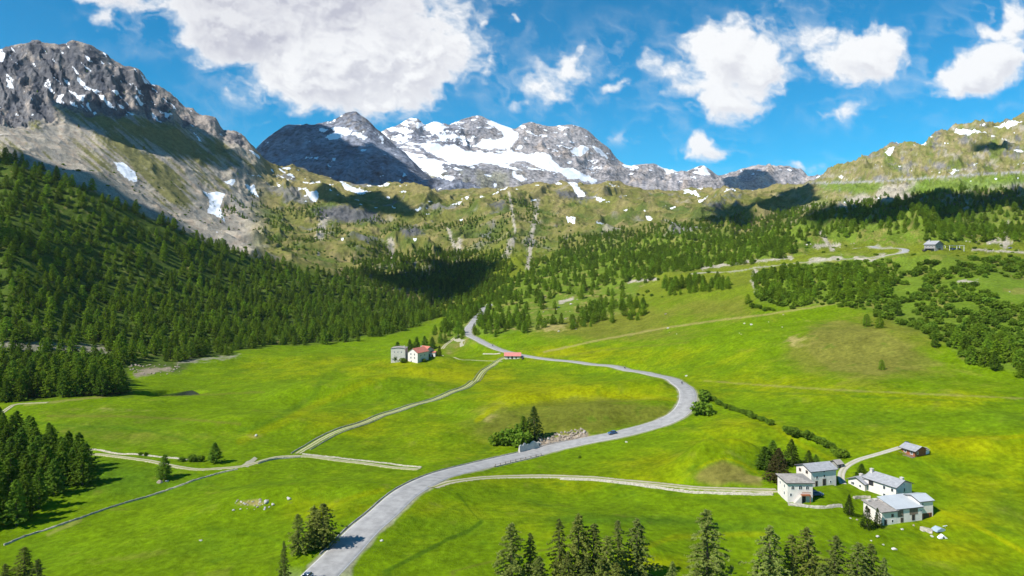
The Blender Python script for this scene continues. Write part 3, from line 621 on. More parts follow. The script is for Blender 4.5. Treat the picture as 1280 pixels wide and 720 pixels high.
def foliage(name, c, var=.35, sc=.8, transl=.38, rnd=.55):
    m, t = new_mat(name); l = t.links
    o = nd(t, 'ShaderNodeOutputMaterial'); d = nd(t, 'ShaderNodeBsdfDiffuse'); tr = nd(t, 'ShaderNodeBsdfTranslucent'); mx = nd(t, 'ShaderNodeMixShader'); mx.inputs[0].default_value = transl
    oi = nd(t, 'ShaderNodeObjectInfo'); g_ = nd(t, 'ShaderNodeNewGeometry'); n1 = noise(t, g_.outputs['Position'], sc, 4, .7)
    k = mth(t, 'ADD', 1 - rnd * .5, mth(t, 'MULTIPLY', oi.outputs['Random'], rnd)); k = mth(t, 'MULTIPLY', k, mapr(t, n1, .3, .7, 1 - var, 1 + var))
    hue = mixc(t, mth(t, 'FRACT', mth(t, 'MULTIPLY', oi.outputs['Random'], 7.31)), tuple(c), (c[0] * 1.18, c[1] * 1.05, c[2] * .8))
    s = nd(t, 'ShaderNodeVectorMath', operation='SCALE'); l.new(hue, s.inputs[0]); l.new(k, s.inputs['Scale'])
    l.new(s.outputs[0], d.inputs[0]); l.new(s.outputs[0], tr.inputs[0]); l.new(d.outputs[0], mx.inputs[1]); l.new(tr.outputs[0], mx.inputs[2]); l.new(mx.outputs[0], o.inputs[0])
    return m
M['larch'] = foliage('larch needles', (.135,.235,.026)); M['larchgrey'] = foliage('grey green larch needles', (.195,.245,.062)); M['spruce'] = foliage('dark spruce needles', (.060,.105,.022)); M['rusty'] = foliage('spruce with brown cones', (.115,.100,.035))
M['shrub'] = foliage('shrub leaves', (.150,.250,.026)); M['woods'] = foliage('woodland needles', (.155,.250,.022), .45, .22)
M['woodslight'] = foliage('light larch woodland', (.180,.295,.024), .45, .22)

# ------------------------------------------------------------------ roads, tracks
def frames(Q):
    t = np.gradient(Q[:, :2], axis=0); t /= np.linalg.norm(t, axis=1)[:, None] + 1e-9
    return np.stack([t[:, 1], -t[:, 0]], 1)                         # points to the right of travel
def ribbon(name, Q, half, mat, lift=.03, wv=None, n=7, skirt=.35):
    N = frames(Q); V = []; F = []; A = []
    for i in range(len(Q)):
        h = half if wv is None else half * wv(i / (len(Q) - 1))
        for k in range(n):
            a = -1 + 2 * k / (n - 1); z = Q[i, 2] + lift - .05 * a * a * (half > 2)
            V.append((Q[i, 0] + N[i, 0] * a * h, Q[i, 1] + N[i, 1] * a * h, z)); A.append(a)
        for a in (-1, 1): V.append((Q[i, 0] + N[i, 0] * a * (h + .25), Q[i, 1] + N[i, 1] * a * (h + .25), Q[i, 2] - skirt)); A.append(a)
    m = n + 2
    for i in range(len(Q) - 1):
        a, b = i * m, (i + 1) * m
        for k in range(n - 1): F.append((a + k, a + k + 1, b + k + 1, b + k))
        F.append((a + n, a, b, b + n)); F.append((a + n - 1, a + n + 1, b + n + 1, b + n - 1))
    me = mesh_from(name, V, F, mat, True); at = me.attributes.new('across', 'FLOAT', 'POINT'); at.data.foreach_set('value', A)
    o = link(name, me); o['kind'] = 'structure'; return o
def road_mat():
    m, t = new_mat('worn asphalt with pale edges'); l = t.links
    o = nd(t, 'ShaderNodeOutputMaterial'); b = nd(t, 'ShaderNodeBsdfPrincipled'); l.new(b.outputs[0], o.inputs[0]); b.inputs['Roughness'].default_value = .85; b.inputs['Specular IOR Level'].default_value = .2
    g_ = nd(t, 'ShaderNodeNewGeometry'); at = nd(t, 'ShaderNodeAttribute', attribute_name='across'); ab = mth(t, 'ABSOLUTE', at.outputs['Fac'])
    n1 = noise(t, g_.outputs['Position'], .35, 6, .6); n2 = noise(t, g_.outputs['Position'], 3.0, 4, .6)
    c = mixc(t, mapr(t, n1, .35, .65), (.265,.256,.246), (.375,.362,.348))
    tr = mth(t, 'MULTIPLY', mapr(t, mth(t, 'ABSOLUTE', mth(t, 'SUBTRACT', ab, .5)), 0, .22, 1, 0, True), .28)
    c = mixc(t, tr, c, (.25,.242,.235))
    ed = mth(t, 'MULTIPLY', mth(t, 'MULTIPLY', mapr(t, ab, .925, .93), mapr(t, ab, .965, .97, 1, 0)), mapr(t, n2, .3, .6))
    c = mixc(t, ed, c, (.62,.62,.60)); c = mixc(t, mapr(t, mth(t, 'ADD', ab, mth(t, 'MULTIPLY', n2, .08)), 1.0, 1.04), c, (.32,.30,.24))
    l.new(c, b.inputs['Base Color']); return m
def track_mat(name, grav, grass):
    m, t = new_mat(name); l = t.links
    o = nd(t, 'ShaderNodeOutputMaterial'); b = nd(t, 'ShaderNodeBsdfPrincipled'); l.new(b.outputs[0], o.inputs[0]); b.inputs['Roughness'].default_value = .95; b.inputs['Specular IOR Level'].default_value = .1
    g_ = nd(t, 'ShaderNodeNewGeometry'); at = nd(t, 'ShaderNodeAttribute', attribute_name='across'); ab = mth(t, 'ABSOLUTE', at.outputs['Fac'])
    n1 = noise(t, g_.outputs['Position'], .8, 5, .65); n2 = noise(t, g_.outputs['Position'], .25, 4, .6)
    w_ = mth(t, 'ADD', mapr(t, ab, .12, .42, .0, 1, True), mapr(t, n1, .35, .65, -.35, .35)); w2 = mapr(t, mth(t, 'ADD', ab, mapr(t, n1, .3, .7, -.25, .25)), .85, 1.0, 1, 0)
    f = mth(t, 'MULTIPLY', mapr(t, w_, .2, .7), w2)
    g2 = tuple(v * 1.18 for v in grav)
    l.new(mixc(t, f, grass, mixc(t, mapr(t, n2, .35, .65), grav, g2)), b.inputs['Base Color']); return m
M['road'] = road_mat(); M['track'] = track_mat('pale gravel track with grassy middle', (.37,.33,.235), (.19,.22,.04)); M['lane'] = track_mat('grassy lane', (.36,.32,.20), (.15,.23,.01)); M['concrete'] = track_mat('pale concrete lane', (.40,.37,.30), (.33,.31,.22))
ribbon('road', road, 3.9, M['road'], .05, wv=lambda t: 1.12 if t < .35 else 1.02)
ribbon('road', uproad, 2.9, M['road'], .05)
for k, mt in (('farm track', 'track'), ('hamlet track', 'track'), ('cabin lane', 'concrete'), ('walled lane', 'lane'), ('house path', 'track'), ('river lane', 'track'), ('grove lane', 'track')):
    ribbon('path', tracks[k][0], tracks[k][1] * .92, M[mt], .04, n=9)
def patch(name, pts, mat, lift=.06):
    P = [G.hit(a, b) for a, b in pts]; c = sum((Vector(p) for p in P), Vector()) / len(P); n = len(P)
    V = [c + Vector((0, 0, lift))]; F = []
    for r in (.5, 1.0):
        for p in P:
            q = c + (Vector(p) - c) * r; V.append(Vector((q.x, q.y, G.z(q.x, q.y) + (lift if r < 1 else .02))))
    for i in range(n): j = (i + 1) % n; F += [(0, 1 + i, 1 + j), (1 + i, 1 + n + i, 1 + n + j, 1 + j)]
    o = MB().add(V, F).build(name, mat, smooth=True); o['kind'] = 'structure'; return o
patch('path', [(300,583),(308,577),(318,571),(322,573),(316,579),(310,584)], M['concrete'], .12)
patch('path', [(566,424),(574,422),(582,424),(580,432),(575,434)], M['concrete'], .3)

# ------------------------------------------------------------------ dry stone walls
def stone_wall(pts, label, h=1.0, w=.6, off=0.0, mat='stone', Q=None, seed=1, name='stone_wall', cat='wall', group='dry stone walls'):
    r_ = random.Random(seed)
    if Q is None: Q = smooth_path(pts, .7, 2)
    N = frames(Q); V = []; F = []
    ring = [(-.95,-.7),(-.62,.45),(-.34,.88),(.0,1.0),(.34,.88),(.62,.45),(.95,-.7)]
    for i in range(len(Q)):
        x, y = Q[i, 0] + N[i, 0] * off, Q[i, 1] + N[i, 1] * off; z = G.z(x, y); hh = h * (1 + r_.uniform(-.22, .15))
        for a, b in ring:
            ww = w * (1 + r_.uniform(-.18, .18)); V.append((x + N[i, 0] * a * ww, y + N[i, 1] * a * ww, z + (b * hh if b > 0 else -.5) + r_.uniform(-.05, .05) * (b > 0)))
    m = len(ring)
    for i in range(len(Q) - 1):
        for k in range(m - 1): F.append((i * m + k, (i + 1) * m + k, (i + 1) * m + k + 1, i * m + k + 1))
    F += [tuple(range(m))[::-1], tuple(range((len(Q) - 1) * m, len(Q) * m))]
    V_ = V
    o = MB().add(V_, F).build(name, M[mat]); tag(o, label, cat, group); return o
stone_wall([(5,682),(40,668),(80,655),(120,641),(160,628),(200,616),(240,602),(270,593),(297,587)], 'long pale dry stone wall crossing the meadow below the dark larch grove', .5, .42, seed=2)
wl = tracks['walled lane'][0]
stone_wall(None, 'dry stone wall on the upper left side of the sunken lane up to the red roofed roadside hut', .42, .4, -2.7, Q=wl[::1], seed=3)
stone_wall(None, 'dry stone wall on the lower right side of the sunken lane up to the red roofed roadside hut', .4, .4, 2.7, Q=wl[8:-20], seed=4)
stone_wall([(378,568),(420,572.5),(460,577),(500,582),(527,584.5)], 'low stone wall along the far edge of the pale farm track', .5, .45, seed=5)
stone_wall([(100,562),(130,564),(160,568),(185,570),(215,573),(236,575)], 'low ruined stone wall behind the two lone trees on the left meadow', .5, .7, seed=6)
stone_wall([(322,580),(345,574),(375,571.5)], 'short stone wall edging the bend of the pale farm track', .6, .5, seed=7, mat='stone')
stone_wall([(700,599),(740,600.5),(780,604.5),(830,611),(880,616),(930,617.5),(966,618)], 'broad tumbled stone wall below the track to the white houses', .6, .9, seed=8)
stone_wall([(985,631),(1005,633),(1030,635),(1052,633)], 'low stone terrace wall below the white house with arched windows', .7, .7, seed=9)
stone_wall([(1067,623),(1078,622),(1088,622)], 'short stone terrace wall above the three small spruces', .7, .6, seed=10)
stone_wall(None, 'low grey kerb wall on the left edge of the road at the bottom', .32, .35, -5.1, Q=road[int(len(road)*.02):int(len(road)*.20)], seed=12, mat='fieldstone')
for pts, lab in (([(649,565.5),(660,562.5),(673,559.5)], 'pale retaining wall at the foot of the shrubs beside the road'),):
    stone_wall(pts, lab, 3.1, .6, seed=13, mat='plaster2')
stone_wall([(604,442.5),(614,442.8),(626,442)], 'pale stone terrace left of the red roofed roadside hut', .8, .9, seed=14)
# roadside parapet with posts
def parapet(px0, px1, label):
    t = None; k0 = min(range(len(road)), key=lambda i: abs(640 + FPX * road[i, 0] / road[i, 1] - px0) + (road[i,1] > 330) * 999); k1 = min(range(len(road)), key=lambda i: abs(640 + FPX * road[i, 0] / road[i, 1] - px1) + (road[i,1] > 330) * 999)
    Q = road[min(k0, k1):max(k0, k1)]; N = frames(Q); base = Vector(Q[len(Q) // 2]); t = thing('guard_fence', base, 0, label, 'fence')
    V = []; F = []; off = 4.9
    for i in range(len(Q)):
        for a, z in ((off - .3, -1.6), (off - .3, .22), (off + .35, .22), (off + 1.5, -1.3)):
            V.append(Vector((Q[i, 0] + N[i, 0] * a, Q[i, 1] + N[i, 1] * a, Q[i, 2] + z)) - base)
    for i in range(len(Q) - 1):
        for k in range(3): F.append((i * 4 + k, (i + 1) * 4 + k, (i + 1) * 4 + k + 1, i * 4 + k + 1))
    MB().add(V, F).build('retaining_wall', M['stone'], t)
    pts = []
    for i in range(0, len(Q), 2):
        p = Vector((Q[i, 0] + N[i, 0] * (off + .2), Q[i, 1] + N[i, 1] * (off + .2), Q[i, 2] + .1)) - base; pts.append(p)
        MB().box(p.x - .11, p.x + .11, p.y - .11, p.y + .11, p.z, p.z + .95).build('post', M['oldwood'], t)
    r = MB()
    for a, b in zip(pts[:-1], pts[1:]): r.tube(a + Vector((0, 0, .7)), b + Vector((0, 0, .7)), .05, .05, 5)
    r.build('rail', M['oldwood'], t)
parapet(606, 672, 'row of short dark posts on the stone edge of the road below the rocks')

# dark sheet put in for the cut bank's shade, under the forest foot
pp = [G.hit(a, b) for a, b in [(164,492),(180,489.5),(210,488),(240,487.5),(256,489),(250,491.5),(225,493.5),(190,494.5)]]
zz = min(p.z for p in pp) - .25
po = MB(); c = sum((Vector((p.x, p.y, 0)) for p in pp), Vector()) / len(pp)
for gm in [1]:
    d = sdist(P0 * 0 + G.X, G.D, [(p.x, p.y) for p in pp], 6)
    w = sstep(-3.0, .8, d); G.Z = lerp(G.Z, np.minimum(G.Z, zz - .6), w)
po.add([(c.x + (p.x - c.x) * 1.02, c.y + (p.y - c.y) * 1.02, zz) for p in pp], [tuple(range(len(pp)))])
o = po.build('bank_shade', M['bank_shade']); o['kind'] = 'structure'

# ------------------------------------------------------------------ trees
def leaf_tris(C_, S, R_):
    """C_: centres (n,3), S sizes -> two crossing triangles per clump, random lie"""
    n = len(C_); V = np.zeros((n, 6, 3))
    for k in range(2):
        a = R_.normal(size=(n, 3)); a[:, 2] *= .55; a /= np.linalg.norm(a, axis=1)[:, None]
        b = np.cross(a, R_.normal(size=(n, 3))); b /= np.linalg.norm(b, axis=1)[:, None]
        V[:, k * 3] = C_ + a * S[:, None]; V[:, k * 3 + 1] = C_ - a * S[:, None] * .6 + b * S[:, None] * .75; V[:, k * 3 + 2] = C_ - a * S[:, None] * .6 - b * S[:, None] * .75
    return V.reshape(-1, 3)
def tri_mesh(name, V, mats, trunk=None):
    n = len(V); me = bpy.data.meshes.new(name); TV = np.zeros((0, 3)); TF = []
    if trunk is not None: TV = np.array(trunk.V); TF = trunk.F
    co_ = np.concatenate([V, TV]) if len(TV) else V
    me.vertices.add(len(co_)); me.vertices.foreach_set('co', co_.astype(np.float32).ravel())
    nt_ = n // 3; lt = [3] * nt_ + [len(f) for f in TF]; vi = list(range(n)) + [i + n for f in TF for i in f]
    me.loops.add(len(vi)); me.loops.foreach_set('vertex_index', vi); me.polygons.add(len(lt)); ls = np.concatenate([[0], np.cumsum(lt)[:-1]]).astype(np.int32)
    me.polygons.foreach_set('loop_start', ls); me.update()
    for m in mats: me.materials.append(m)
    if len(mats) > 1: me.polygons.foreach_set('material_index', [0] * nt_ + [1] * len(TF))
    me.validate(); return me
def conifer(seed, h=14, r=3.0, base=.12, nb=80, nc=10, cs=.5, droop=.25, power=.85, ragged=.3, sticks=False):
    R_ = np.random.default_rng(seed); tr = MB(); lean = R_.normal(size=2) * .015 * h
    tr.tube((0, 0, -.6), (lean[0] * .4, lean[1] * .4, h * .45), h * .018 + .05, h * .011 + .02, 7); tr.tube((lean[0] * .4, lean[1] * .4, h * .45), (lean[0], lean[1], h * .97), h * .011 + .02, .02, 6)
    Cs = []; Ss = []
    gap = R_.uniform(0, 6.28, 3); wq = R_.uniform(.62, 1.15, 24)
    for i in range(nb):
        u = ((i + R_.uniform(0, .9)) / nb) ** 1.05; a = i * 2.399 + R_.uniform(-.4, .4); z = h * (base + (1 - base) * u)
        L_ = r * (1 - u) ** power * (1 - .35 * np.exp(-((u - 0) / .08) ** 2)) * (1 + (wq[int(u * 12 + (a % 6.28) * 1.9) % 24] - 1) * min(1, ragged * 2.2)) * R_.uniform(1 - ragged, 1 + ragged * .5) * (1 - .22 * max(0, math.sin(a * 1 + gap[0]))) + .12
        s = np.sqrt(R_.uniform(.03, 1, nc)); jit = cs * .8
        x = np.cos(a) * s * L_; y = np.sin(a) * s * L_; dz_ = -droop * s * L_ * (.4 + s * .6) + (1 - s) * .1
        P = np.stack([lean[0] * u + x, lean[1] * u + y, z + dz_], 1) + R_.normal(size=(nc, 3)) * np.array([jit, jit, jit * .5]) * (.35 + .65 * s[:, None]) * (1 - .5 * u)
        Cs.append(P); Ss.append(cs * R_.uniform(.55, 1.25, nc) * (1 - .45 * u))
        if sticks and i % 2 == 0: tr.tube((lean[0] * u, lean[1] * u, z), (math.cos(a) * L_ * .8, math.sin(a) * L_ * .8, z - droop * L_ * .6), .05, .015, 3)
    top = np.array([[lean[0], lean[1], h * k] for k in np.linspace(.9, 1.0, 8)]) + R_.normal(size=(8, 3)) * .06
    Cs.append(top); Ss.append(np.full(8, cs * .5))
    return leaf_tris(np.concatenate(Cs), np.concatenate(Ss), R_), tr
def shrub(seed, h=2.4, r=1.8, n=260, cs=.32):
    R_ = np.random.default_rng(seed); tr = MB(); Cs = []
    for k in range(5):
        a = R_.uniform(0, 6.28); q = R_.uniform(0, .5) * r; c = np.array([math.cos(a) * q, math.sin(a) * q, h * R_.uniform(.35, .6)]); rr = r * R_.uniform(.45, .7)
        d = R_.normal(size=(n // 5, 3)); d /= np.linalg.norm(d, axis=1)[:, None]; d *= R_.uniform(.55, 1.05, (n // 5, 1)); Cs.append(c + d * np.array([rr, rr, h * .42]))
        tr.tube((0, 0, -.3), tuple(c), .07, .02, 4)
    P = np.concatenate(Cs); P = P[P[:, 2] > .05]
    return leaf_tris(P, cs * R_.uniform(.6, 1.3, len(P)), R_), tr
def kit(fn, n, name, mat, **kw):
    out = []
    for s in range(n):
        V, tr = fn(seed=kw.get('seed0', 100) + s, **{k: v for k, v in kw.items() if k != 'seed0'})
        out.append((tri_mesh(name, V, [mat]), mesh_from('trunk', tr.V, tr.F, M['bark'])))
    return out
KH = 14.0
KIT = {
 'near': kit(conifer, 8, 'crown', M['larchgrey'], h=KH, r=4.0, nb=120, nc=26, cs=.30, droop=.22, ragged=.55, sticks=True, base=.08, seed0=10, power=.58),
 'larch': kit(conifer, 5, 'crown', M['larch'], h=KH, r=4.4, nb=100, nc=18, cs=.46, droop=.12, ragged=.35, base=.12, seed0=30, power=.62),
 'spruce': kit(conifer, 3, 'crown', M['spruce'], h=KH, r=4.8, nb=130, nc=18, cs=.36, droop=.38, ragged=.15, base=.03, seed0=50, power=.75),
 'rusty': kit(conifer, 1, 'crown', M['rusty'], h=KH, r=5.6, nb=150, nc=18, cs=.38, droop=.38, ragged=.15, base=.03, seed0=57, power=.8),
 'mid': kit(conifer, 6, 'crown', M['woods'], h=KH, r=4.5, nb=60, nc=13, cs=.66, droop=.2, ragged=.3, base=.08, seed0=70, power=.56),
 'midlight': kit(conifer, 5, 'crown', M['woodslight'], h=KH, r=5.0, nb=60, nc=13, cs=.70, droop=.15, ragged=.35, base=.08, seed0=80, power=.45),
 'round': kit(conifer, 5, 'crown', M['woodslight'], h=KH, r=5.6, nb=80, nc=20, cs=.55, droop=.05, ragged=.3, base=.04, seed0=120, power=.36),
 'shrub': kit(shrub, 5, 'foliage', M['shrub'], seed0=90),
}
tr_rng = random.Random(5)
def plant(kind, p, h, label, cat='tree', group=None, name=None, width=1.0):
    me, tm = tr_rng.choice(KIT[kind]); s = h / (KH if kind != 'shrub' else 2.4)
    name = name or {'spruce': 'spruce_tree', 'rusty': 'spruce_tree', 'shrub': 'shrub'}.get(kind, 'larch_tree')
    t = tag(link(name, None, None, p, (0, 0, tr_rng.uniform(0, 6.28))), label, cat, group); t.scale = (s * width, s * width, s)
    a = bpy.data.objects.new('foliage' if kind == 'shrub' else 'crown', me); COL.objects.link(a); a.parent = t
    if h / p[1] * FPX > 7:
        b = bpy.data.objects.new('stem' if kind == 'shrub' else 'trunk', tm); COL.objects.link(b); b.parent = t
    return t
def plant_px(kind, px_, base, top, label, cat='tree', group=None, width=1.0, name=None, d0=120):
    p = G.hit(px_, base, d0); return plant(kind, p, max(.6, (base - top) / FPX * p.y), label, cat, group, name, width)

for i, (a, b, t_, w_, lab) in enumerate([
 (640,742,655,1.1,'broad grey green larch at the left end of the bottom row'),(664,738,668,.8,'narrow larch just right of the broad leftmost larch of the bottom row'),(678,752,697,1.3,'low bushy young larch in front of the left pair in the bottom row'),
 (700,736,650,.75,'slim upright larch with bare lower trunk standing left of the central thicket'),(722,746,644,1.0,'tallest larch of the central thicket at the bottom edge'),(741,744,656,1.15,'wide dark larch in the middle of the central thicket'),(756,746,670,1.0,'larch on the right flank of the central thicket, lower than its neighbours'),
 (773,736,653,.7,'thin larch between the central thicket and the full round larch'),(796,728,650,1.2,'full round topped larch closing the central thicket on the right'),(711,750,690,1.0,'short larch in front of the slim upright larch'),(733,752,700,1.2,'low larch in front of the tallest central larch'),(770,752,705,1.2,'low bushy larch at the foot of the thin larch'),
 (885,737,638,1.15,'lone tall ragged larch standing apart in the middle of the bottom edge'),(840,748,702,.9,'small young larch left of the lone tall ragged larch'),(869,755,712,1.1,'low conifer at the left foot of the lone tall ragged larch'),
 (962,748,659,1.25,'leftmost large larch of the bottom right group'),(990,744,670,1.0,'second larch of the bottom right group, thin and pointed'),(1014,745,662,1.15,'tall broad larch in the middle of the bottom right group'),(1041,747,671,1.1,'larch right of the tall middle one in the bottom right group'),
 (1069,752,677,1.2,'wide larch near the right end of the bottom right group'),(1089,754,680,1.0,'last full larch at the right end of the bottom right group'),(1104,760,697,.8,'smallest larch trailing at the right end of the bottom right group'),(1030,757,705,1.3,'low larch crown in front of the bottom right group'),
 (30,748,684,1.1,'pale larch top rising at the bottom left corner'),(46,755,700,1.0,'lower larch right of the pale corner larch'),(8,752,705,1.1,'larch cut off by the bottom left corner'),
 (373,693,643,1.1,'narrow leaning larch left of the dense pair by the road'),(393,683,632,1.35,'left tree of the dense larch pair by the road'),(404,684,629,1.6,'right tree of the dense larch pair, casting its shadow onto the road'),(355,735,678,.55,'thin almost bare young tree below the larches by the road')]):
    plant_px('near' if i != 29 else 'near', a, b, t_, lab, 'larch tree', 'larches along the bottom of the view' if b > 700 else 'larches by the road', w_ * 1.15, d0=130)
for a, b, t_, k, w_, lab in [(205,599,568,'larch',1.3,'lone larch on a stony mound on the left meadow'),(268,578,553,'larch',1.6,'lone round crowned tree behind the farm track'),
 (957,587,558,'larch',1.4,'greenish larch at the left of the clump behind the arched window house'),(966,584,551,'larch',1.2,'tall larch behind the rusty spruce'),(974,602,560,'rusty',1.05,'big rusty brown spruce behind the arched window house'),(990,580,549,'spruce',1.1,'dark pointed spruce above the slate roofed white house'),
 (1011,582,563,'spruce',1.2,'small spruce right of the dark pointed one'),(1020,582,568,'larch',1.2,'pale small conifer beside the slate roofed white house'),(1077,601,580,'larch',1.3,'light green larch behind the low white house'),(1062,643,618,'spruce',1.05,'leftmost small spruce on the lawn below the white houses'),
 (1084,660,632,'spruce',1.1,'large bushy spruce in front of the lower white house'),(1097,659,635,'spruce',.95,'slim blue green spruce touching the lower white house'),(668,548,508,'spruce',1.25,'big dark spruce on the knoll above the roadside rocks'),(655,552,520,'larch',1.3,'larch left of the big dark spruce on the knoll'),(646,555,530,'larch',1.3,'shorter larch between the knoll shrubs and the spruce'),
 (494,452,437,'larch',1.5,'round tree at the left corner of the pale block house'),(497,447,427,'larch',1.4,'tree behind the pale block house'),(549,445,432,'spruce',1.1,'dark conifer right of the small red roofed shed'),(512,439,424,'larch',1.4,'tree behind the gabled farmhouse'),(521,437,421,'larch',1.4,'tree behind the red barn roof'),(531,436,420,'larch',1.5,'dense tree behind the right end of the red barn roof'),(540,436,421,'larch',1.4,'dense dark tree at the end of the farm trees')]:
    plant_px(k, a, b, t_, lab, 'conifer', None, w_ * (1.35 if a > 940 and b < 610 else 1.0))
for a, b, t_, w_, lab in [(241,577,569,1.6,'wide dark shrub left of the lone round crowned tree'),(228,577,571,1.3,'small dark shrub at the left end of the shrubs by the farm track'),(251,577,570,1.2,'shrub between the wide shrub and the lone round crowned tree'),(176,569,565,1.2,'small dark bush on the ruined wall'),(183,570,565,1.0,'tiny bush beside the small dark bush on the ruined wall'),
 (618,556,545,1.2,'leftmost shrub of the thicket on the knoll'),(628,556,540,1.1,'second shrub of the knoll thicket'),(638,556,535,1.1,'tall shrub in the middle of the knoll thicket'),(649,559,538,1.1,'shrub in front of the knoll larches'),(660,553,540,1.2,'shrub under the big dark spruce'),(880,502,488,1.2,'upper bush beside the hairpin bend of the road'),(879,518,502,1.25,'tall rounded bush beside the hairpin bend of the road'),
 (530,452,448,1.2,'small bush against the shaded wall of the gabled farmhouse'),(504,453,447,1.3,'low bush between the pale block and the gabled farmhouse'),(500,449,441,.9,'leafy tree against the pale block wall'),(724,572.5,569,1,'tiny bush by the meadow edge below the road'),(1043,604,596,1,'bush at the right end of the slate roofed white house'),(1018,600,592,.0001,'x')]:
    if w_ > .01: plant_px('shrub', a, b, t_, lab, 'shrub', None, w_)
# hedges
hd = random.Random(9)
def along(pts, n):
    P = np.array(pts, float); s = np.concatenate([[0], np.cumsum(np.hypot(*np.diff(P, axis=0).T))]); t = np.linspace(0, s[-1], n)
    return np.stack([np.interp(t, s, P[:, 0]), np.interp(t, s, P[:, 1])], 1)
for pts, n, hpx, lab in [([(884,494),(893,502),(903,508),(915,513),(930,518),(945,524),(965,531)], 26, 7, 'shrub in the dark hedge running down from the hairpin bend'), ([(984,541),(1000,545),(1015,550),(1030,556),(1040,562)], 24, 9, 'shrub in the hedge crossing the slope above the white houses'), ([(1042,567),(1050,571),(1058,571)], 6, 10, 'shrub in the clump at the lower end of the hedge'), ([(940,384),(955,388),(966,389)],6,7,'low shrub on the wall line below the round wood')]:
    for a, b in along(pts, n): plant_px('shrub', a + hd.uniform(-1.5, 1.5), b + hd.uniform(-1, 1), b - hpx * hd.uniform(.6, 1.1), lab, 'shrub', lab.replace('shrub in the', 'shrubs of the'), hd.uniform(.9, 1.4))

# random woods ------------------------------------------------------------
cell = np.gradient(G.X, axis=1) * np.gradient(G.D, axis=0)
cell *= np.sqrt(1 + (np.gradient(G.Z, axis=0) / np.gradient(G.D, axis=0)) ** 2)
G.P1 = HZ - (G.Z - CZ) / G.D * FPX; P1 = G.P1
taken = {}
def scatter(mask, spacing, dens_, seed, clear=5.5, cellkey='t'):
    """points at least `spacing` apart; mask 0..1"""
    R_ = np.random.default_rng(seed); w_ = (cell * mask * (PDr > clear)).ravel().astype(np.float64); tot = w_.sum()
    if tot <= 0: return []
    n = int(tot / (spacing ** 2) * dens_ * 1.6); cs = np.cumsum(w_); idx = np.searchsorted(cs, R_.uniform(0, tot, n)); X_ = G.X.ravel(); Y_ = G.D.ravel()
    out = []; tk = taken.setdefault(cellkey, {})
    for i in idx:
        i = min(int(i), len(X_) - 1); x, y = X_[i] + R_.uniform(-.5, .5), Y_[i] + R_.uniform(-.5, .5); kx, ky = int(x // 4), int(y // 4); ok = True
        rr = int(spacing // 4) + 1
        for a in range(kx - rr, kx + rr + 1):
            for b in range(ky - rr, ky + rr + 1):
                for (u, v) in tk.get((a, b), ()):
                    if (u - x) ** 2 + (v - y) ** 2 < spacing ** 2: ok = False; break
                if not ok: break
            if not ok: break
        if ok: tk.setdefault((kx, ky), []).append((x, y)); out.append((x, y))
    return out
def pm(poly, n=0, soft=3): return sstep(-soft, soft, polys(px, P1, poly, 10) + n)
TREES = []      # x, y, height, kind set, label, group
def wood(mask, spacing, dens_, seed, h, kinds, label, group):
    R_ = random.Random(seed)
    for x, y in scatter(mask, spacing, dens_, seed): TREES.append((x, y, R_.uniform(*h), R_.choice(kinds), label, group))
GROVE = [[(-60,548),(0,545),(50,556),(95,583),(111,588),(108,610),(85,618),(60,622),(50,640),(35,652),(10,664),(-60,672)]]
wood(pm(GROVE, 0, 1), 5.0, 2.5, 11, (10.5, 14.5), ['larch'], 'green larch in the dense shady grove on the left edge of the meadow', 'larches of the left grove')
wood(pm([[(-420,470),(0,470),(60,468),(120,468),(156,480),(154,494),(100,496),(60,497),(0,505),(-420,510)]], 0, 1), 6.0, 2.2, 12, (13, 18), ['mid', 'mid', 'larch'], 'tall green larch in the dense stand beyond the left meadow', 'larches of the stand beyond the left meadow')
talm = 1 - pm([[(158,463),(185,455),(232,453),(232,466),(190,472),(165,478)]], 0, 2)
for p_ in [[(-10,423),(60,427),(132,432),(140,446),(60,442),(-10,438)]]: talm = talm * (1 - .9 * pm([p_], n_c * 7, 2))
dn1 = .12 + .88 * sstep(-.16, .08, n_b + .5 * n_a + .3 * sstep(300, 420, P1) - .16 * sstep(7.2, 7.9, T))
f1m = pm([F1], n_b * 6, 3) * talm * sstep(5.3, 5.6, T)
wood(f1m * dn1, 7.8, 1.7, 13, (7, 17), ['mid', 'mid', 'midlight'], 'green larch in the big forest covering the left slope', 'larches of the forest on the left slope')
mead = pm([[(590,405),(640,405),(700,405),(780,395),(860,372),(905,360),(900,345),(800,352),(700,372),(640,388),(600,392)]], 0, 4)
f3m = pm([F3], n_b * 8, 4) * (1 - .93 * mead) * sstep(-.18, .08, n_b + .5 * n_d + .10) * (T > 5.5)
f3m = f3m * (1 - .55 * pm([[(560,330),(700,330),(800,345),(830,372),(700,400),(600,400)]], n_b * 6, 5)) * (1 - pm([[(985,302),(1080,300),(1140,306),(1210,300),(1300,304),(1300,318),(1000,330)]], 0, 3)) * (1 - .9 * pm([[(1010,285),(1045,290),(1048,312),(1010,312)]], 0, 3))
wood(f3m, 7.0, 1.4, 14, (5.5, 13), ['midlight', 'midlight', 'midlight', 'mid'], 'light green larch in the wood on the right hand valley side', 'larches of the wood on the right valley side')
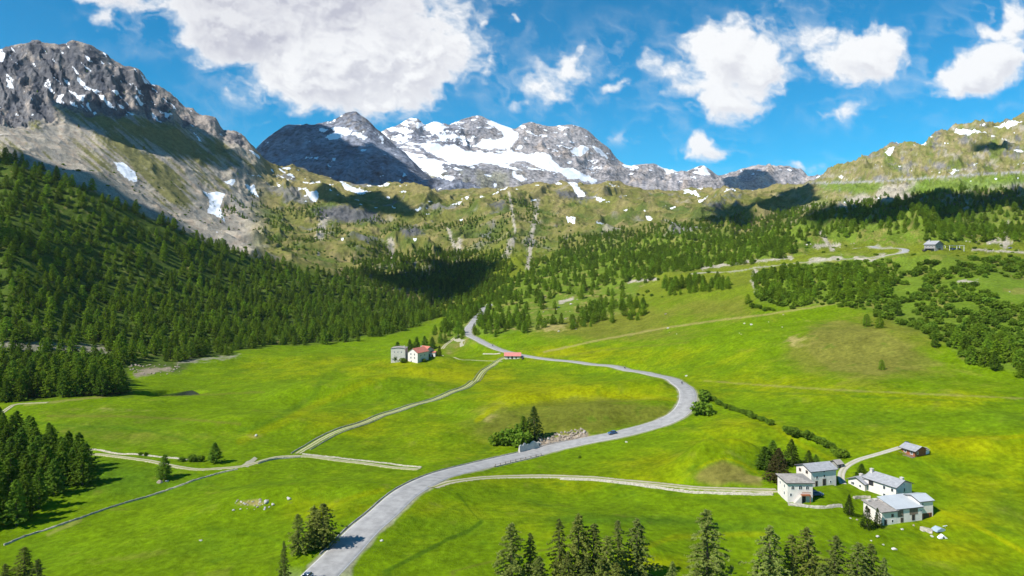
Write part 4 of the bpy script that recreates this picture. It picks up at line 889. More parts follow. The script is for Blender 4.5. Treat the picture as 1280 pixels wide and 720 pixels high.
CLUMPS = [([[(588,402),(600,396),(628,398),(660,402),(655,412),(620,414),(600,412)]], 1.0, 'larch in the tight clump beside the road bend at the valley head'), ([[(732,385),(760,378),(800,380),(812,392),(790,404),(745,406),(715,410),(712,400)]], .45, 'larch in the loose clump on the dry slope'),
 ([[(828,360),(850,352),(905,350),(912,362),(880,368),(835,368)]], 1.1, 'larch in the clump below the pale upper road'), ([[(943,352),(960,345),(1000,342),(1025,350),(1024,368),(1000,384),(975,384),(945,374)]], 1.5, 'larch in the round wood left of the shrubby slope'),
 ([[(1030,352),(1060,340),(1100,342),(1118,352),(1110,370),(1075,378),(1040,376)]], 1.3, 'larch in the wood right of the round wood'), ([[(1190,430),(1240,420),(1278,436),(1276,472),(1240,468),(1200,454)]], 1.2, 'green conifer at the lower end of the shrubby slope')]
for k, (pl, dd, lab) in enumerate(CLUMPS): wood(pm(pl, n_c * 5 + n_b * 3, 2) * sstep(-.3, -.05, n_c), 6.4, 1.7 * dd, 20 + k, (5, 12), ['round', 'round', 'midlight', 'larch'], lab, 'larches of the ' + lab.split(' in the ')[-1].split(' at the ')[-1])
wood(pm([[(700,300),(1000,262),(1280,245),(1280,262),(1000,300),(700,330)]], n_b * 8, 4), 8, 1.2, 31, (8, 12), ['mid'], 'dark green larch in the shaded wood high on the right', 'larches of the shaded wood high on the right')
wood(pm([[(430,345),(470,325),(520,315),(620,318),(640,340),(625,372),(590,392),(548,398),(500,385),(460,372)]], n_b * 6, 4), 7.5, 1.5, 33, (9, 14), ['mid'], 'dark larch in the shaded wood at the valley head', 'larches of the shaded wood at the valley head')
bench = pm([[(270,255),(330,240),(420,262),(500,280),(600,255),(640,250),(700,262),(700,300),(650,330),(600,330),(520,345),(470,345),(400,320),(330,300),(285,285)]], n_b * 14, 6) * sstep(.06, .22, fbm(G.X, G.D, 90, 4, 141)) * sstep(6.5, 7, T)
wood(bench, 7.0, 1.0, 32, (5, 10), ['mid', 'mid', 'midlight'], 'small dark conifer scattered on the rocky headwall', 'conifers scattered on the rocky headwall')
for a, b, h_, lab in [(716,404,11,'solitary conifer on the dry slope above the road'),(672,412,8,'small conifer on the dry slope nearest the clump'),(690,405,8,'small round conifer halfway up the dry slope'),(1102,462,6,'small dark solitary tree on the brown hillside'),(1083,408,9,'left small conifer at the tip of the shrubby slope'),(1100,410,9,'right small conifer at the tip of the shrubby slope'),(1168,434,9,'small conifer left of the lower conifers'),(935,380,9,'conifer at the left foot of the round wood'),
                      (1122,395,11,'pointed conifer in the shrubs below the wood'),(1215,410,11,'pointed conifer in the middle of the shrubby slope')]:
    p = G.hit(a, b); plant('round' if a < 1120 else 'larch', p, h_ * .85, lab, 'conifer', None, 'larch_tree', 1.2)
# shrubs on the right slope
sh_m = pm([F9], n_b * 6, 3) * sstep(-.22, .12, n_b + .3 * n_a) * (1 - pm([[(1235,345),(1300,345),(1300,385),(1240,380)]], 0, 4)) * (1 - pm([[(1000,306),(1300,304),(1300,322),(1200,326),(1000,332)]], 0, 2))
SH = scatter(sh_m * sstep(-.2, .1, n_c + .3 * n_b + .2), 3.9, 1.7, 41, 4, 's')
R_s = random.Random(77); shr = []
for x, y in SH: shr.append((x, y, R_s.uniform(1.8, 4.6)))
shr.sort(key=lambda s: -s[2] / s[1])
stuffpts = []
for k, (x, y, h_) in enumerate(shr):
    z = G.z(x, y) - .1
    if k < 190: plant('shrub', (x, y, z), h_, 'green shrub in the thicket covering the right hand slope', 'shrub', 'shrubs of the thicket on the right hand slope', None, R_s.uniform(1.0, 1.5))
    else: stuffpts.append((x, y, z, h_ / 2.4, 11 + R_s.randrange(5), R_s.uniform(1.0, 1.5)))
far_sh = scatter(hang * (T > 6.6) * (1 - mount) * pm([[(-20,200),(700,250),(1290,250),(1290,330),(600,400),(200,440),(-20,440)]], 0, 5) * sstep(.05, .25, n_b + .3 * n_c), 9, .4, 43, 4, 's')
for x, y in far_sh: stuffpts.append((x, y, G.z(x, y) - .1, R_s.uniform(.5, 1.5), 11 + R_s.randrange(5), R_s.uniform(1.0, 1.8)))
# woods: the largest in the picture stand alone, the rest make one mass
def vis_size(t): return t[2] / t[1]
TREES = [t for t in TREES if not any((t[0] - p.x) ** 2 + (t[1] - p.y) ** 2 < 10 ** 2 for p in pads)]
TREES.sort(key=lambda t: -vis_size(t))
inview = 0; pts_ = []
VAR = {'mid': list(range(0, 6)), 'midlight': list(range(6, 11)), 'larch': list(range(6, 11)), 'round': list(range(6, 11))}
for x, y, h_, k_, lab, grp in TREES:
    z = G.z(x, y) - .15; sx = 640 + FPX * x / y
    if -10 < sx < 1290 and inview < 255:
        inview += 1; plant(k_, (x, y, z), h_, lab, 'larch tree', grp, 'larch_tree', tr_rng.uniform(1.0, 1.35))
    else: pts_.append((x, y, z, h_ / KH, tr_rng.choice(VAR[k_]), tr_rng.uniform(1.0, 1.35)))
print('trees', len(TREES), 'mass', len(pts_), 'shrubs', len(SH), len(far_sh))
def mass(name, pts, label, cat):
    kc = bpy.data.collections.new('tree_kinds_' + name)
    for i, (me_c, me_t) in enumerate(KIT['mid'] + KIT['midlight'] + KIT['shrub']):
        ob = bpy.data.objects.new('kind_%02d' % i, me_c); kc.objects.link(ob)
    me = bpy.data.meshes.new(name); me.from_pydata([p[:3] for p in pts], [], [])
    for nm, arr, ty in (('siz', [p[3] for p in pts], 'FLOAT'), ('wid', [p[5] for p in pts], 'FLOAT'), ('kind_i', [p[4] for p in pts], 'INT')):
        at = me.attributes.new(nm, ty, 'POINT'); at.data.foreach_set('value', arr)
    o = link(name, me); tag(o, label, cat, None, 'stuff')
    ng = bpy.data.node_groups.new(name + '_scatter', 'GeometryNodeTree'); ng.interface.new_socket('Geometry', in_out='INPUT', socket_type='NodeSocketGeometry'); ng.interface.new_socket('Geometry', in_out='OUTPUT', socket_type='NodeSocketGeometry')
    N = ng.nodes; l = ng.links; gi_ = N.new('NodeGroupInput'); go_ = N.new('NodeGroupOutput'); ci = N.new('GeometryNodeCollectionInfo'); ci.inputs[0].default_value = kc; ci.inputs[1].default_value = True; ci.inputs[2].default_value = True
    ip = N.new('GeometryNodeInstanceOnPoints'); ip.inputs['Pick Instance'].default_value = True
    def attr(nm, ty):
        a = N.new('GeometryNodeInputNamedAttribute'); a.data_type = ty; a.inputs[0].default_value = nm; return a.outputs[0]
    rv = N.new('FunctionNodeRandomValue'); rv.data_type = 'FLOAT'; rv.inputs[2].default_value = 0; rv.inputs[3].default_value = 6.283
    cr = N.new('ShaderNodeCombineXYZ'); l.new(rv.outputs[1], cr.inputs[2]); s_ = attr('siz', 'FLOAT'); w_ = attr('wid', 'FLOAT')
    mm = N.new('ShaderNodeMath'); mm.operation = 'MULTIPLY'; l.new(s_, mm.inputs[0]); l.new(w_, mm.inputs[1])
    cs = N.new('ShaderNodeCombineXYZ'); l.new(mm.outputs[0], cs.inputs[0]); l.new(mm.outputs[0], cs.inputs[1]); l.new(s_, cs.inputs[2])
    l.new(gi_.outputs[0], ip.inputs['Points']); l.new(ci.outputs[0], ip.inputs['Instance']); l.new(attr('kind_i', 'INT'), ip.inputs['Instance Index']); l.new(cr.outputs[0], ip.inputs['Rotation']); l.new(cs.outputs[0], ip.inputs['Scale']); l.new(ip.outputs[0], go_.inputs[0])
    md = o.modifiers.new('scatter', 'NODES'); md.node_group = ng; return o
mass('forest', pts_, 'dense green larch forest covering the slopes on both sides of the valley', 'forest')
mass('scrub', stuffpts, 'low green scrub spread over the slopes between the woods', 'scrub')

# ------------------------------------------------------------------ unseen clouds placed and outlined to throw the shadows, high above the view
def cloud(field, poly, h, label, res=16, seed=1):
    P = [field.hit(a, b, 300) for a, b in poly]; k = h / SUN.z
    W_ = [(p.x + SUN.x * (k - (p.z - CZ) / SUN.z), p.y + SUN.y * (k - (p.z - CZ) / SUN.z)) for p in P]
    xs = [a for a, b in W_]; ys = [b for a, b in W_]; pad = 60
    gx = np.arange(min(xs) - pad, max(xs) + pad, res); gy = np.arange(min(ys) - pad, max(ys) + pad, res); X, Y = np.meshgrid(gx, gy)
    d = sdist(X, Y, W_, 60) + fbm(X, Y, 120, 6, seed, .62) * (70 if h < 2000 else 110)
    top = np.sqrt(np.clip(d, 0, None)) * 7 * (1 + .5 * fbm(X, Y, 60, 4, seed + 9)) ; bot = -np.sqrt(np.clip(d, 0, None)) * 1.2
    nr, nc = X.shape; i = np.arange(nr * nc).reshape(nr, nc); ins = d > -res * .3
    V = []; F = []; mp = {}
    cellin = ins[:-1, :-1] & ins[1:, :-1] & ins[:-1, 1:] & ins[1:, 1:]
    def vid(r, c, s):
        key = (r, c, s)
        if d[r, c] <= 0: key = (r, c, 0)
        if key not in mp: mp[key] = len(V); V.append((X[r, c], Y[r, c], CZ + h + (top[r, c] if s else bot[r, c])))
        return mp[key]
    for r, c in zip(*np.nonzero(cellin)):
        F.append((vid(r, c, 1), vid(r, c + 1, 1), vid(r + 1, c + 1, 1), vid(r + 1, c, 1))); q = (vid(r, c, 0), vid(r + 1, c, 0), vid(r + 1, c + 1, 0), vid(r, c + 1, 0))
        if any(d[a, b] > 0 for a, b in ((r, c), (r + 1, c), (r + 1, c + 1), (r, c + 1))): F.append(q)
    if not F: print('empty cloud', label); return
    o = MB().add(V, F).build('cloud', M['cloudmat'], smooth=True); o['kind'] = 'structure'
    worst = max(FPX * (v[2] - CZ) / max(v[1], 1) for v in V[:1]) if V else 0
    print(label, 'lowest row', round(HZ - FPX * h / max(1, max(v[1] for v in V))))
cloud(G, [(450,348),(475,339),(500,342),(530,328),(590,324),(618,337),(608,352),(588,372),(550,382),(530,370),(500,366),(470,358)], 1700, 'valley', 14, 1)
cloud(G, [(395,245),(430,240),(470,238),(500,250),(515,270),(480,270),(440,262)], 1700, 'bench', 14, 2)
cloud(G, [(880,262),(905,252),(950,250),(985,238),(1015,232),(1020,248),(990,262),(950,275),(900,284),(865,282)], 1700, 'pass', 14, 3)
cloud(G, [(1000,274),(1060,258),(1100,252),(1150,244),(1200,243),(1330,236),(1330,254),(1240,268),(1200,276),(1100,280),(1060,280),(1030,279)], 1700, 'right', 16, 4)
cloud(G, [(62,128),(120,120),(170,128),(225,142),(290,192),(300,212),(265,206),(230,198),(170,190),(120,168),(80,150)], 1700, 'cliff', 12, 5)
cloud(G, [(-60,188),(0,194),(60,202),(120,217),(170,245),(205,268),(180,272),(120,246),(60,222),(0,208),(-60,204)], 1700, 'scree', 10, 6)
cloud(G, [(-60,300),(20,292),(45,300),(72,325),(78,350),(40,362),(-60,350)], 1700, 'wood', 10, 7)
cloud(G, [(1213,183),(1240,179),(1262,184),(1242,190),(1220,190)], 1700, 'small', 10, 8)
cloud(DM[0], [(270,230),(290,160),(345,140),(405,146),(418,166),(440,182),(470,184),(500,200),(545,232),(520,245),(300,250)], 2400, 'dark mountain', 24, 9)
cloud(FM[0], [(900,226),(925,213),(950,212),(968,222),(966,236),(900,238)], 3300, 'far pass', 30, 10)
# ------------------------------------------------------------------ houses
def arch_pts(w, h, n=7):
    r = w / 2; return [(-r, 0), (r, 0), (r, h - r)] + [(r * math.cos(t), h - r + r * math.sin(t)) for t in np.linspace(0, math.pi, n)[1:-1]] + [(-r, h - r)]
def rect_pts(w, h): return [(-w / 2, 0), (w / 2, 0), (w / 2, h), (-w / 2, h)]
def face_fn(face, a, b):
    """local frames: 'u' wall lies on y=0 facing -y, 'v' wall lies on x=0 facing -x"""
    if face == 'u': return lambda p, q, t: (a + p, -t, b + q)
    return lambda p, q, t: (-t, a - p, b + q)
def opening(t, face, a, b, w, h, arch=False, kind='window', mat='glass', frame='frame', fw=.12):
    o = MB(); pts = arch_pts(w, h) if arch else rect_pts(w, h); out = [(p * (1 + 2 * fw / w), (q - (0 if kind == 'door' else fw)) if q <= 0 else q + fw) for p, q in pts]
    n = len(pts); fn = face_fn(face, a, b); V = [fn(p, q, .06) for p, q in out] + [fn(p, q, .06) for p, q in pts] + [fn(p, q, .0) for p, q in out] + [fn(p, q, .0) for p, q in pts]
    F = []
    for i in range(n): j = (i + 1) % n; F += [(i, j, n + j, n + i), (2 * n + i, 2 * n + j, j, i), (n + i, n + j, 3 * n + j, 3 * n + i)]
    o.add(V, F)
    if kind == 'window' and w > .7: # glazing bar
        o.prism([(-.03, 0), (.03, 0), (.03, h - .02), (-.03, h - .02)], fn, .05, .025)
    f = o.build(kind, M[frame], t)
    MB().prism(pts, fn, .02, .005).build('pane' if kind == 'window' else 'leaf', M[mat], f)
def house(name, corner, rot, w, d, h, label, cat='house', wall='plaster', roof='slate', ridge='u', rise=1.2, over=.45, wins=(), chim=(), gableroof=True, base=1.2, d0=120):
    p = G.hit(*corner, d0) if not isinstance(corner, Vector) else corner
    t = thing(name, p, math.radians(rot), label, cat); m = MB()
    if ridge == 'u': prof = [(0, -base), (d, -base), (d, h), (d / 2, h + rise), (0, h)]; m.prism(prof, lambda a, b, s: (s, a, b), 0, w)
    elif ridge == 'v': prof = [(0, -base), (w, -base), (w, h), (w / 2, h + rise), (0, h)]; m.prism(prof, lambda a, b, s: (a, s, b), 0, d)
    elif ridge == 'hip': m.box(0, w, 0, d, -base, h)
    elif ridge == 'shed': m.prism([(0, -base), (d, -base), (d, h + rise), (0, h)], lambda a, b, s: (s, a, b), 0, w)
    elif ridge == 'flat': m.box(0, w, 0, d, -base, h)
    m.build('wall', M[wall], t)
    T_ = .16; r = MB(); o_ = over
    if ridge in 'uv':
        span = d if ridge == 'u' else w; ln = w if ridge == 'u' else d; sl = rise / (span / 2)
        fn = (lambda a, b, s: (s, a, b)) if ridge == 'u' else (lambda a, b, s: (a, s, b))
        e0 = h - sl * o_ + .02
        r.prism([(-o_, e0), (span / 2, h + rise + .02), (span + o_, e0), (span + o_, e0 + T_), (span / 2, h + rise + T_ + .02), (-o_, e0 + T_)], fn, -o_, ln + o_)
        ev = MB(); ev.prism([(-o_ - .03, e0 - .06), (-o_ + .05, e0 - .04), (-o_ + .05, e0 + .01), (-o_ - .03, e0 + .12)], fn, -o_ - .02, ln + o_ + .02)
        s0 = -o_ - .04
        ev.prism([(-o_, e0 - .1), (span / 2, h + rise - .1), (span + o_, e0 - .1), (span + o_, e0 + .10), (span / 2, h + rise + .12), (-o_, e0 + .10)], fn, s0, s0 + .05)
    elif ridge == 'hip':
        a, b = w, d; k = min(a, b) / 2; zt = h + rise
        V = [(-o_, -o_, h), (a + o_, -o_, h), (a + o_, b + o_, h), (-o_, b + o_, h), (-o_, -o_, h + T_), (a + o_, -o_, h + T_), (a + o_, b + o_, h + T_), (-o_, b + o_, h + T_)]
        V += [(k, b / 2, zt + T_), (a - k, b / 2, zt + T_)] if a >= b else [(a / 2, k, zt + T_), (a / 2, b - k, zt + T_)]
        tops = [(4, 5, 9, 8), (5, 6, 9), (6, 7, 8, 9), (7, 4, 8)] if a >= b else [(4, 5, 8), (5, 6, 9, 8), (6, 7, 9), (7, 4, 8, 9)]
        r.add(V, [(3, 2, 1, 0), (0, 1, 5, 4), (1, 2, 6, 5), (2, 3, 7, 6), (3, 0, 4, 7)] + tops); ev = MB().box(-o_ + .02, a + o_ - .02, -o_ - .03, -o_ + .02, h - .10, h + .10); ev.box(-o_ - .03, -o_ + .02, -o_ + .03, b + o_ - .02, h - .10, h + .10)
    elif ridge == 'shed':
        r.prism([(-o_, h - rise / d * o_ + .02), (d + o_, h + rise + rise / d * o_ + .02), (d + o_, h + rise + rise / d * o_ + T_), (-o_, h - rise / d * o_ + T_)], lambda a, b, s: (s, a, b), -o_, w + o_); ev = MB().box(-o_ + .02, w + o_ - .02, -o_ - .04, -o_ + .02, h - rise / d * o_ - .08, h - rise / d * o_ + .12)
    else:
        r.box(-o_, w + o_, -o_, d + o_, h, h + T_ + .05); ev = MB().box(-o_ + .02, w + o_ - .02, -o_ - .03, -o_ + .02, h - .08, h + .08)
    # slab courses: break the roof plane up a little
    ro = r.build('roof', M[roof], t); ev.build('eave_board', M['eave'], ro)
    for cx, cy, ch in chim:
        c = MB().box(cx - .4, cx + .4, cy - .4, cy + .4, h - .2, h + rise + ch); c.box(cx - .5, cx + .5, cy - .5, cy + .5, h + rise + ch + .004, h + rise + ch + .12); c.build('chimney', M['plaster2'], ro)
    for wn in wins:
        f, a, b, ww, hh = wn[:5]; kw = wn[5] if len(wn) > 5 else {}
        opening(t, f, a, b, ww, hh, **kw)
    return t
D_ = dict(kind='door', mat='dark', frame='oldwood'); A_ = dict(arch=True); G_ = dict(mat='dark', frame='oldwood')
# the hamlet on the right
h1 = house('arched_house', (984.5, 628), 0, 7.6, 7.8, 5.9, 'white two storey house with three arched windows and an outside stair', roof='slate2', ridge='hip', rise=.75, over=.5,
  wins=[('u',1.6,3.9,.9,1.1,A_),('u',3.9,3.9,1.0,1.2,A_),('u',6.0,3.9,.9,1.1,A_),('u',1.0,1.9,.5,.8),('u',4.9,.1,1.0,1.7,D_),('v',2.2,3.8,.7,.9),('v',2.4,1.6,.7,.9),('v',5.6,3.8,.6,.8)])
st = MB()
for k in range(9): st.box(1.7 + k * .24, 1.94 + k * .24, -1.1, -.03, -.6, .25 + k * .26)
st.build('stair', M['plaster2'], h1)
bal = MB().box(3.9, 6.6, -1.3, -.03, 2.35, 2.5)
for k in range(10): bal.box(3.95 + k * .29, 4.0 + k * .29, -1.28, -1.22, 2.5, 3.4)
bal.box(3.9, 6.6, -1.3, -1.2, 3.4, 3.5); bal.box(6.3, 6.45, -1.25, -1.1, -.4, 2.35); bal.build('balcony', M['wood'], h1)
house('farmhouse', (1014, 609), 16, 9.6, 7.0, 5.0, 'white house with a large slate grey roof behind the arched window house', ridge='u', rise=1.3, wins=[('u',2.2,2.5,.7,.8),('u',5.0,2.7,.7,.8),('u',2.0,.1,.7,1.6,D_),('u',5.0,.1,1.1,2.0,D_),('u',7.4,.8,.5,.6),('u',4.9,4.3,.6,.5),('v',2.0,3.8,.8,.8,G_),('v',2.0,1.6,.8,.7),('v',5.2,3.6,.8,.8,G_)])
ob = house('farmhouse', (1081, 614), 28, 6.5, 5.8, 2.3, 'low white bungalow with pale slab roof, behind the lawn', ridge='u', rise=1.3, over=.5, wins=[('v',1.6,.8,.6,.7),('v',4.2,.9,1.0,.8)], chim=[(3.0,3.4,.4)])
house('farmhouse', (1120, 628), 28, 8.0, 10.5, 4.6, 'two storey white house with long pale grey roof and outside stair', ridge='v', rise=1.5, over=.45, wins=[('v',1.2,2.9,.7,1.0),('v',3.8,2.9,.7,1.0),('v',1.2,.5,.7,1.0),('v',3.8,.5,.7,1.0),('v',8.2,2.7,1.4,1.5,D_),('u',4.2,2.6,.6,1.1),('u',4.0,4.6,.3,.4)], chim=[(3.0,10,.9),(4.5,1.0,.5)])
h5 = house('farmhouse', (1102.5, 657), 14, 5.0, 7.2, 3.9, 'white house end with a dark edged stone slab roof behind two spruces', roof='slate2', ridge='shed', rise=.7, over=.5, wins=[('u',1.2,.1,.7,1.4,D_),('u',3.6,.6,.6,.7),('u',3.6,2.2,.6,.7,G_),('v',2.0,2.0,.8,.9),('v',5.0,2.1,.9,.9,G_)], chim=[(1.0,6.4,.4),(3.6,6.6,.3)])
p5 = h5.location; c14, s14 = math.cos(math.radians(14)), math.sin(math.radians(14))
def off5(a, b, z=0): return Vector((p5.x + a * c14 - b * s14, p5.y + a * s14 + b * c14, p5.z + z))
house('barn', off5(5.05, .05), 14, 9.0, 6.8, 4.2, 'white barn with a broad pale metal roof and boarded openings', 'barn', roof='metalroof', ridge='shed', rise=1.1, over=.35, wins=[('u',1.4,2.0,1.7,1.7,dict(mat='oldwood',frame='oldwood')),('u',6.0,2.3,2.6,1.5,dict(mat='oldwood',frame='oldwood')),('u',1.9,.3,.8,1.2,dict(mat='dark',frame='oldwood')),('u',5.9,.5,.9,1.6,D_),('u',8.6,2.6,.4,.6)])
hb = house('barn', off5(14.1, .9, .3), 14, 4.7, 6.0, 5.0, 'tall narrow white barn with open timber ground floor at the right end of the hamlet', 'barn', roof='metalroof', ridge='u', rise=.9, over=.35, wins=[('u',2.3,-.3,3.6,1.6,dict(kind='door',mat='dark',frame='wood')),('u',1.0,3.6,.4,.9)])
MB().box(.9, 1.15, -.12, -.07, -.3, 1.3).box(3.3, 3.55, -.12, -.07, -.3, 1.3).build('timber_post', M['wood'], hb)
cb = house('cabin', (1143.5, 571.5), 24, 5.8, 5.0, 2.3, 'small brown timber cabin with grey roof alone on the right meadow', 'cabin', wall='wood', roof='slate', ridge='v', rise=1.1, over=.7, base=.8, wins=[('v',1.2,.7,.8,1.3,dict(mat='glass',frame='frame')),('v',3.6,.9,.7,.7),('u',1.5,.9,.6,.7)])
dk = MB().box(-1.6, -.03, -.3, 5.0, -.1, .08)
for k in range(9): dk.box(-1.58, -1.52, -.2 + k * .62, -.14 + k * .62, .08, .85)
dk.box(-1.6, -1.5, -.3, 5.0, .85, .93).build('deck', M['oldwood'], cb)
MB().box(5.84, 8.2, .4, 3.4, -.5, 1.5).build('annex', M['white'], cb)
MB().prism([(.2,1.52),(3.6,1.52),(1.9,2.1)], lambda a, b, s: (s, a, b), 5.83, 8.5).build('annex_roof', M['slate2'], cb)
house('hut', (1046.5, 586), 20, 2.6, 3.2, 1.5, 'tiny grey stone hut with a rounded slab roof at the lane fork', 'hut', wall='fieldstone', roof='slate2', ridge='u', rise=.9, over=.3, wins=[('u',1.2,.1,.7,1.1,D_)])
# the farm in the middle distance
house('farm_block', (506.5, 452), 86, 9.5, 11.8, 10.5, 'pale cream block house with flat slab roof left of the gabled farmhouse', wall='plaster2', roof='slate2', ridge='u', rise=.8, over=.3, wins=[('v',3,7.2,.7,1.0),('v',6,7.2,.7,1.0),('v',9,7.2,.7,1.0),('v',8,1,1.6,2,D_)], chim=[(5,2,.8)])
house('farmhouse', (522, 454), 58, 14, 10.5, 8.2, 'white gabled farmhouse with five dark windows and faded red roof', roof='redroof', ridge='u', rise=3.2, over=.5, wins=[('v',3.2,6.1,1.0,1.4),('v',7.0,6.1,1.0,1.4),('v',3.2,3.2,1.0,1.4),('v',7.0,3.2,1.0,1.4),('v',6.6,.3,1.0,1.2),('u',4,5,.9,1.2),('u',9,5,.9,1.2)], chim=[(12,6,.6)])
house('barn', (532.5, 448.5), 50, 9, 9, 7.0, 'long red roofed barn behind the gabled farmhouse', 'barn', wall='plaster2', roof='redroof', ridge='v', rise=2.6, over=.5, wins=[('v',5,1,1.6,2.2,D_),('u',4,1,1.6,2.4,D_)])
house('shed', (544, 446), 80, 4.5, 5.0, 3.6, 'small pale shed with orange red roof at the right of the farm', 'shed', roof='redroof', ridge='v', rise=.8, over=.4, wins=[('v',2.4,.1,1.0,1.8,D_)])
hh = house('roadside_hut', (631, 449), -2, 13.2, 6.4, 3.0, 'long low hut with pale red roof beside the road', 'hut', roof='pinkroof', ridge='u', rise=2.2, over=.7, wins=[('u',3.0,.6,1.0,1.3,G_),('u',6.2,.3,1.2,2.1,D_),('u',9.6,.6,1.0,1.3,G_)])
# the big stone house at the upper road
hu = house('stone_house', (1169, 314), 22, 10.5, 10.5, 6.2, 'large grey stone house with slab roof beside the upper road', wall='fieldstone', roof='slate', ridge='v', rise=3.0, over=.7, wins=[('u',2.6,3.6,1.0,1.3),('u',5.4,3.6,1.0,1.3),('u',8.2,3.6,1.0,1.3),('u',2.6,.9,1.0,1.2),('u',5.6,.9,2.6,1.6,G_),('v',2.5,3.6,1.0,1.3),('v',5.5,3.6,1.0,1.3),('v',8.5,3.6,1.0,1.3)], chim=[(3.4,8,1.0)])
MB().box(-3.6, -.03, .6, 9.6, 2.3, 2.45).box(-3.55, -3.35, .7, .9, -.5, 2.3).box(-3.55, -3.35, 9.2, 9.4, -.5, 2.3).build('veranda_roof', M['eave'], hu)
pg_ = G.hit(1187, 313); pv = thing('pergola', pg_, math.radians(8), 'white posted pergola to the right of the large grey stone house', 'pergola')
for k in range(3):
    for q in (0, 5.0): MB().box(k * 7.2, k * 7.2 + .3, q, q + .3, -1, 4.3).build('post', M['white'], pv)
MB().box(-.4, 15.1, -.1, .35, 4.304, 4.6).box(-.4, 15.1, 4.95, 5.4, 4.304, 4.6).build('beam', M['white'], pv)
MB().box(0, 9, -.2, 5.5, 4.61, 4.72).build('canopy', M['eave'], pv)

# ------------------------------------------------------------------ vehicles
def car(p, rz, paint, label, group=None, s=1.0):
    t = thing('parked_car' if group is None else 'car', p, rz, label, 'car', group)
    prof = [(-2.1,.35),(-2.12,.72),(-2.0,.92),(-1.35,.98),(-.95,.99),(-.45,1.0),(.9,1.0),(1.35,.93),(2.0,.80),(2.12,.62),(2.1,.34)]
    V = []; F = []; ys = [(-.86,.97),(-.80,1.0),(.80,1.0),(.86,.97)]
    for y, k in ys:
        for x, z in prof: V.append((x * (1 if abs(y) < .85 else .985), y, .30 + (z - .30) * k))
    n = len(prof)
    for j in range(3):
        for i in range(n): F.append((j * n + i, j * n + (i + 1) % n, (j + 1) * n + (i + 1) % n, (j + 1) * n + i))
    F += [tuple(range(n)), tuple(range(3 * n, 4 * n))[::-1]]
    body = MB().add(V, F).build('body', M[paint], t)
    cab = MB(); a = [(-1.75,.97),(-1.35,1.42),(.25,1.44),(1.05,.98)]; V = []
    for y0, y1 in ((-.78,-.62),(.78,.62)):
        for (x, z), yy in zip(a, (y0, y1, y1, y0)): V.append((x, yy, z))
    cab.add(V, [(0,1,2,3),(7,6,5,4),(0,4,5,1),(2,6,7,3),(3,7,4,0),(1,5,6,2)]).build('windows', M['glass'], t)
    MB().add([(-1.3,-.63,1.43),(.2,-.63,1.45),(.2,.63,1.45),(-1.3,.63,1.43),(-1.28,-.58,1.49),(.15,-.58,1.51),(.15,.58,1.51),(-1.28,.58,1.49)], [(0,1,5,4),(1,2,6,5),(2,3,7,6),(3,0,4,7),(4,5,6,7),(3,2,1,0)]).build('roof', M[paint], t)
    for x in (-1.3, 1.32):
        for y in (-1, 1):
            w_ = MB().tube((x, y * .88, .33), (x, y * .68, .33), .33, .33, 14).build('wheel', M['rubber'], t); MB().tube((x, y * .89, .33), (x, y * .87, .33), .2, .2, 10).build('rim', M['rim'], w_)
    for y in (-.62, .62):
        MB().box(2.06, 2.13, y - .16, y + .16, .62, .76).build('headlight', M['light'], t); MB().box(-2.14, -2.08, y - .14, y + .14, .68, .82).build('tail_light', M['redlight'], t)
    return t
def on_road(px_, py_, side=0):
    i = min(range(len(road)), key=lambda i: (640 + FPX * road[i, 0] / road[i, 1] - px_) ** 2 + (HZ - (road[i, 2] - CZ) / road[i, 1] * FPX - py_) ** 2)
    N = frames(road)[i]; d = road[min(i + 1, len(road) - 1)] - road[max(i - 1, 0)]
    return Vector((road[i, 0] + N[0] * side, road[i, 1] + N[1] * side, road[i, 2] + .06)), math.atan2(d[1], d[0])
p, a = on_road(769, 544, -1.6); car(p, a + math.pi, 'blue', 'blue car driving on the road above the rocky bank', 'cars on the road')
p, a = on_road(389, 722, -2.0); car(p, a + math.pi, 'silver', 'pale car entering at the bottom edge of the road', 'cars on the road')
car(G.hit(1020, 619.5), math.radians(8), 'blue', 'blue car parked beside the white arched window house')
car(G.hit(1133.5, 557), math.radians(60), 'black', 'black car parked behind the brown timber cabin')
car(G.hit(653.5, 448.5), math.radians(75), 'black', 'black car parked at the right end of the roadside hut')
for a, b, c, l_ in ((1156, 314, 'black', 'black car parked left of the large grey stone house'), (1192, 312.3, 'blue', 'blue car parked under the left of the white pergola'), (1199, 312.3, 'black', 'black car parked under the right of the white pergola'), (1263, 310.5, 'silver', 'silver car parked far right on the upper road')):
    car(G.hit(a, b), math.radians(15), c, l_)
def skin_body(name, verts, edges, radii, mat, parent=None):
    me = bpy.data.meshes.new(name); me.from_pydata(verts, edges, []); o = link(name, me, parent); me.materials.append(mat)
    md = o.modifiers.new('skin', 'SKIN'); md.use_smooth_shade = True
    for v, r in zip(me.skin_vertices[0].data, radii): v.radius = (r, r)
    me.skin_vertices[0].data[0].use_root = True
    o.modifiers.new('sub', 'SUBSURF').levels = 1
    return o
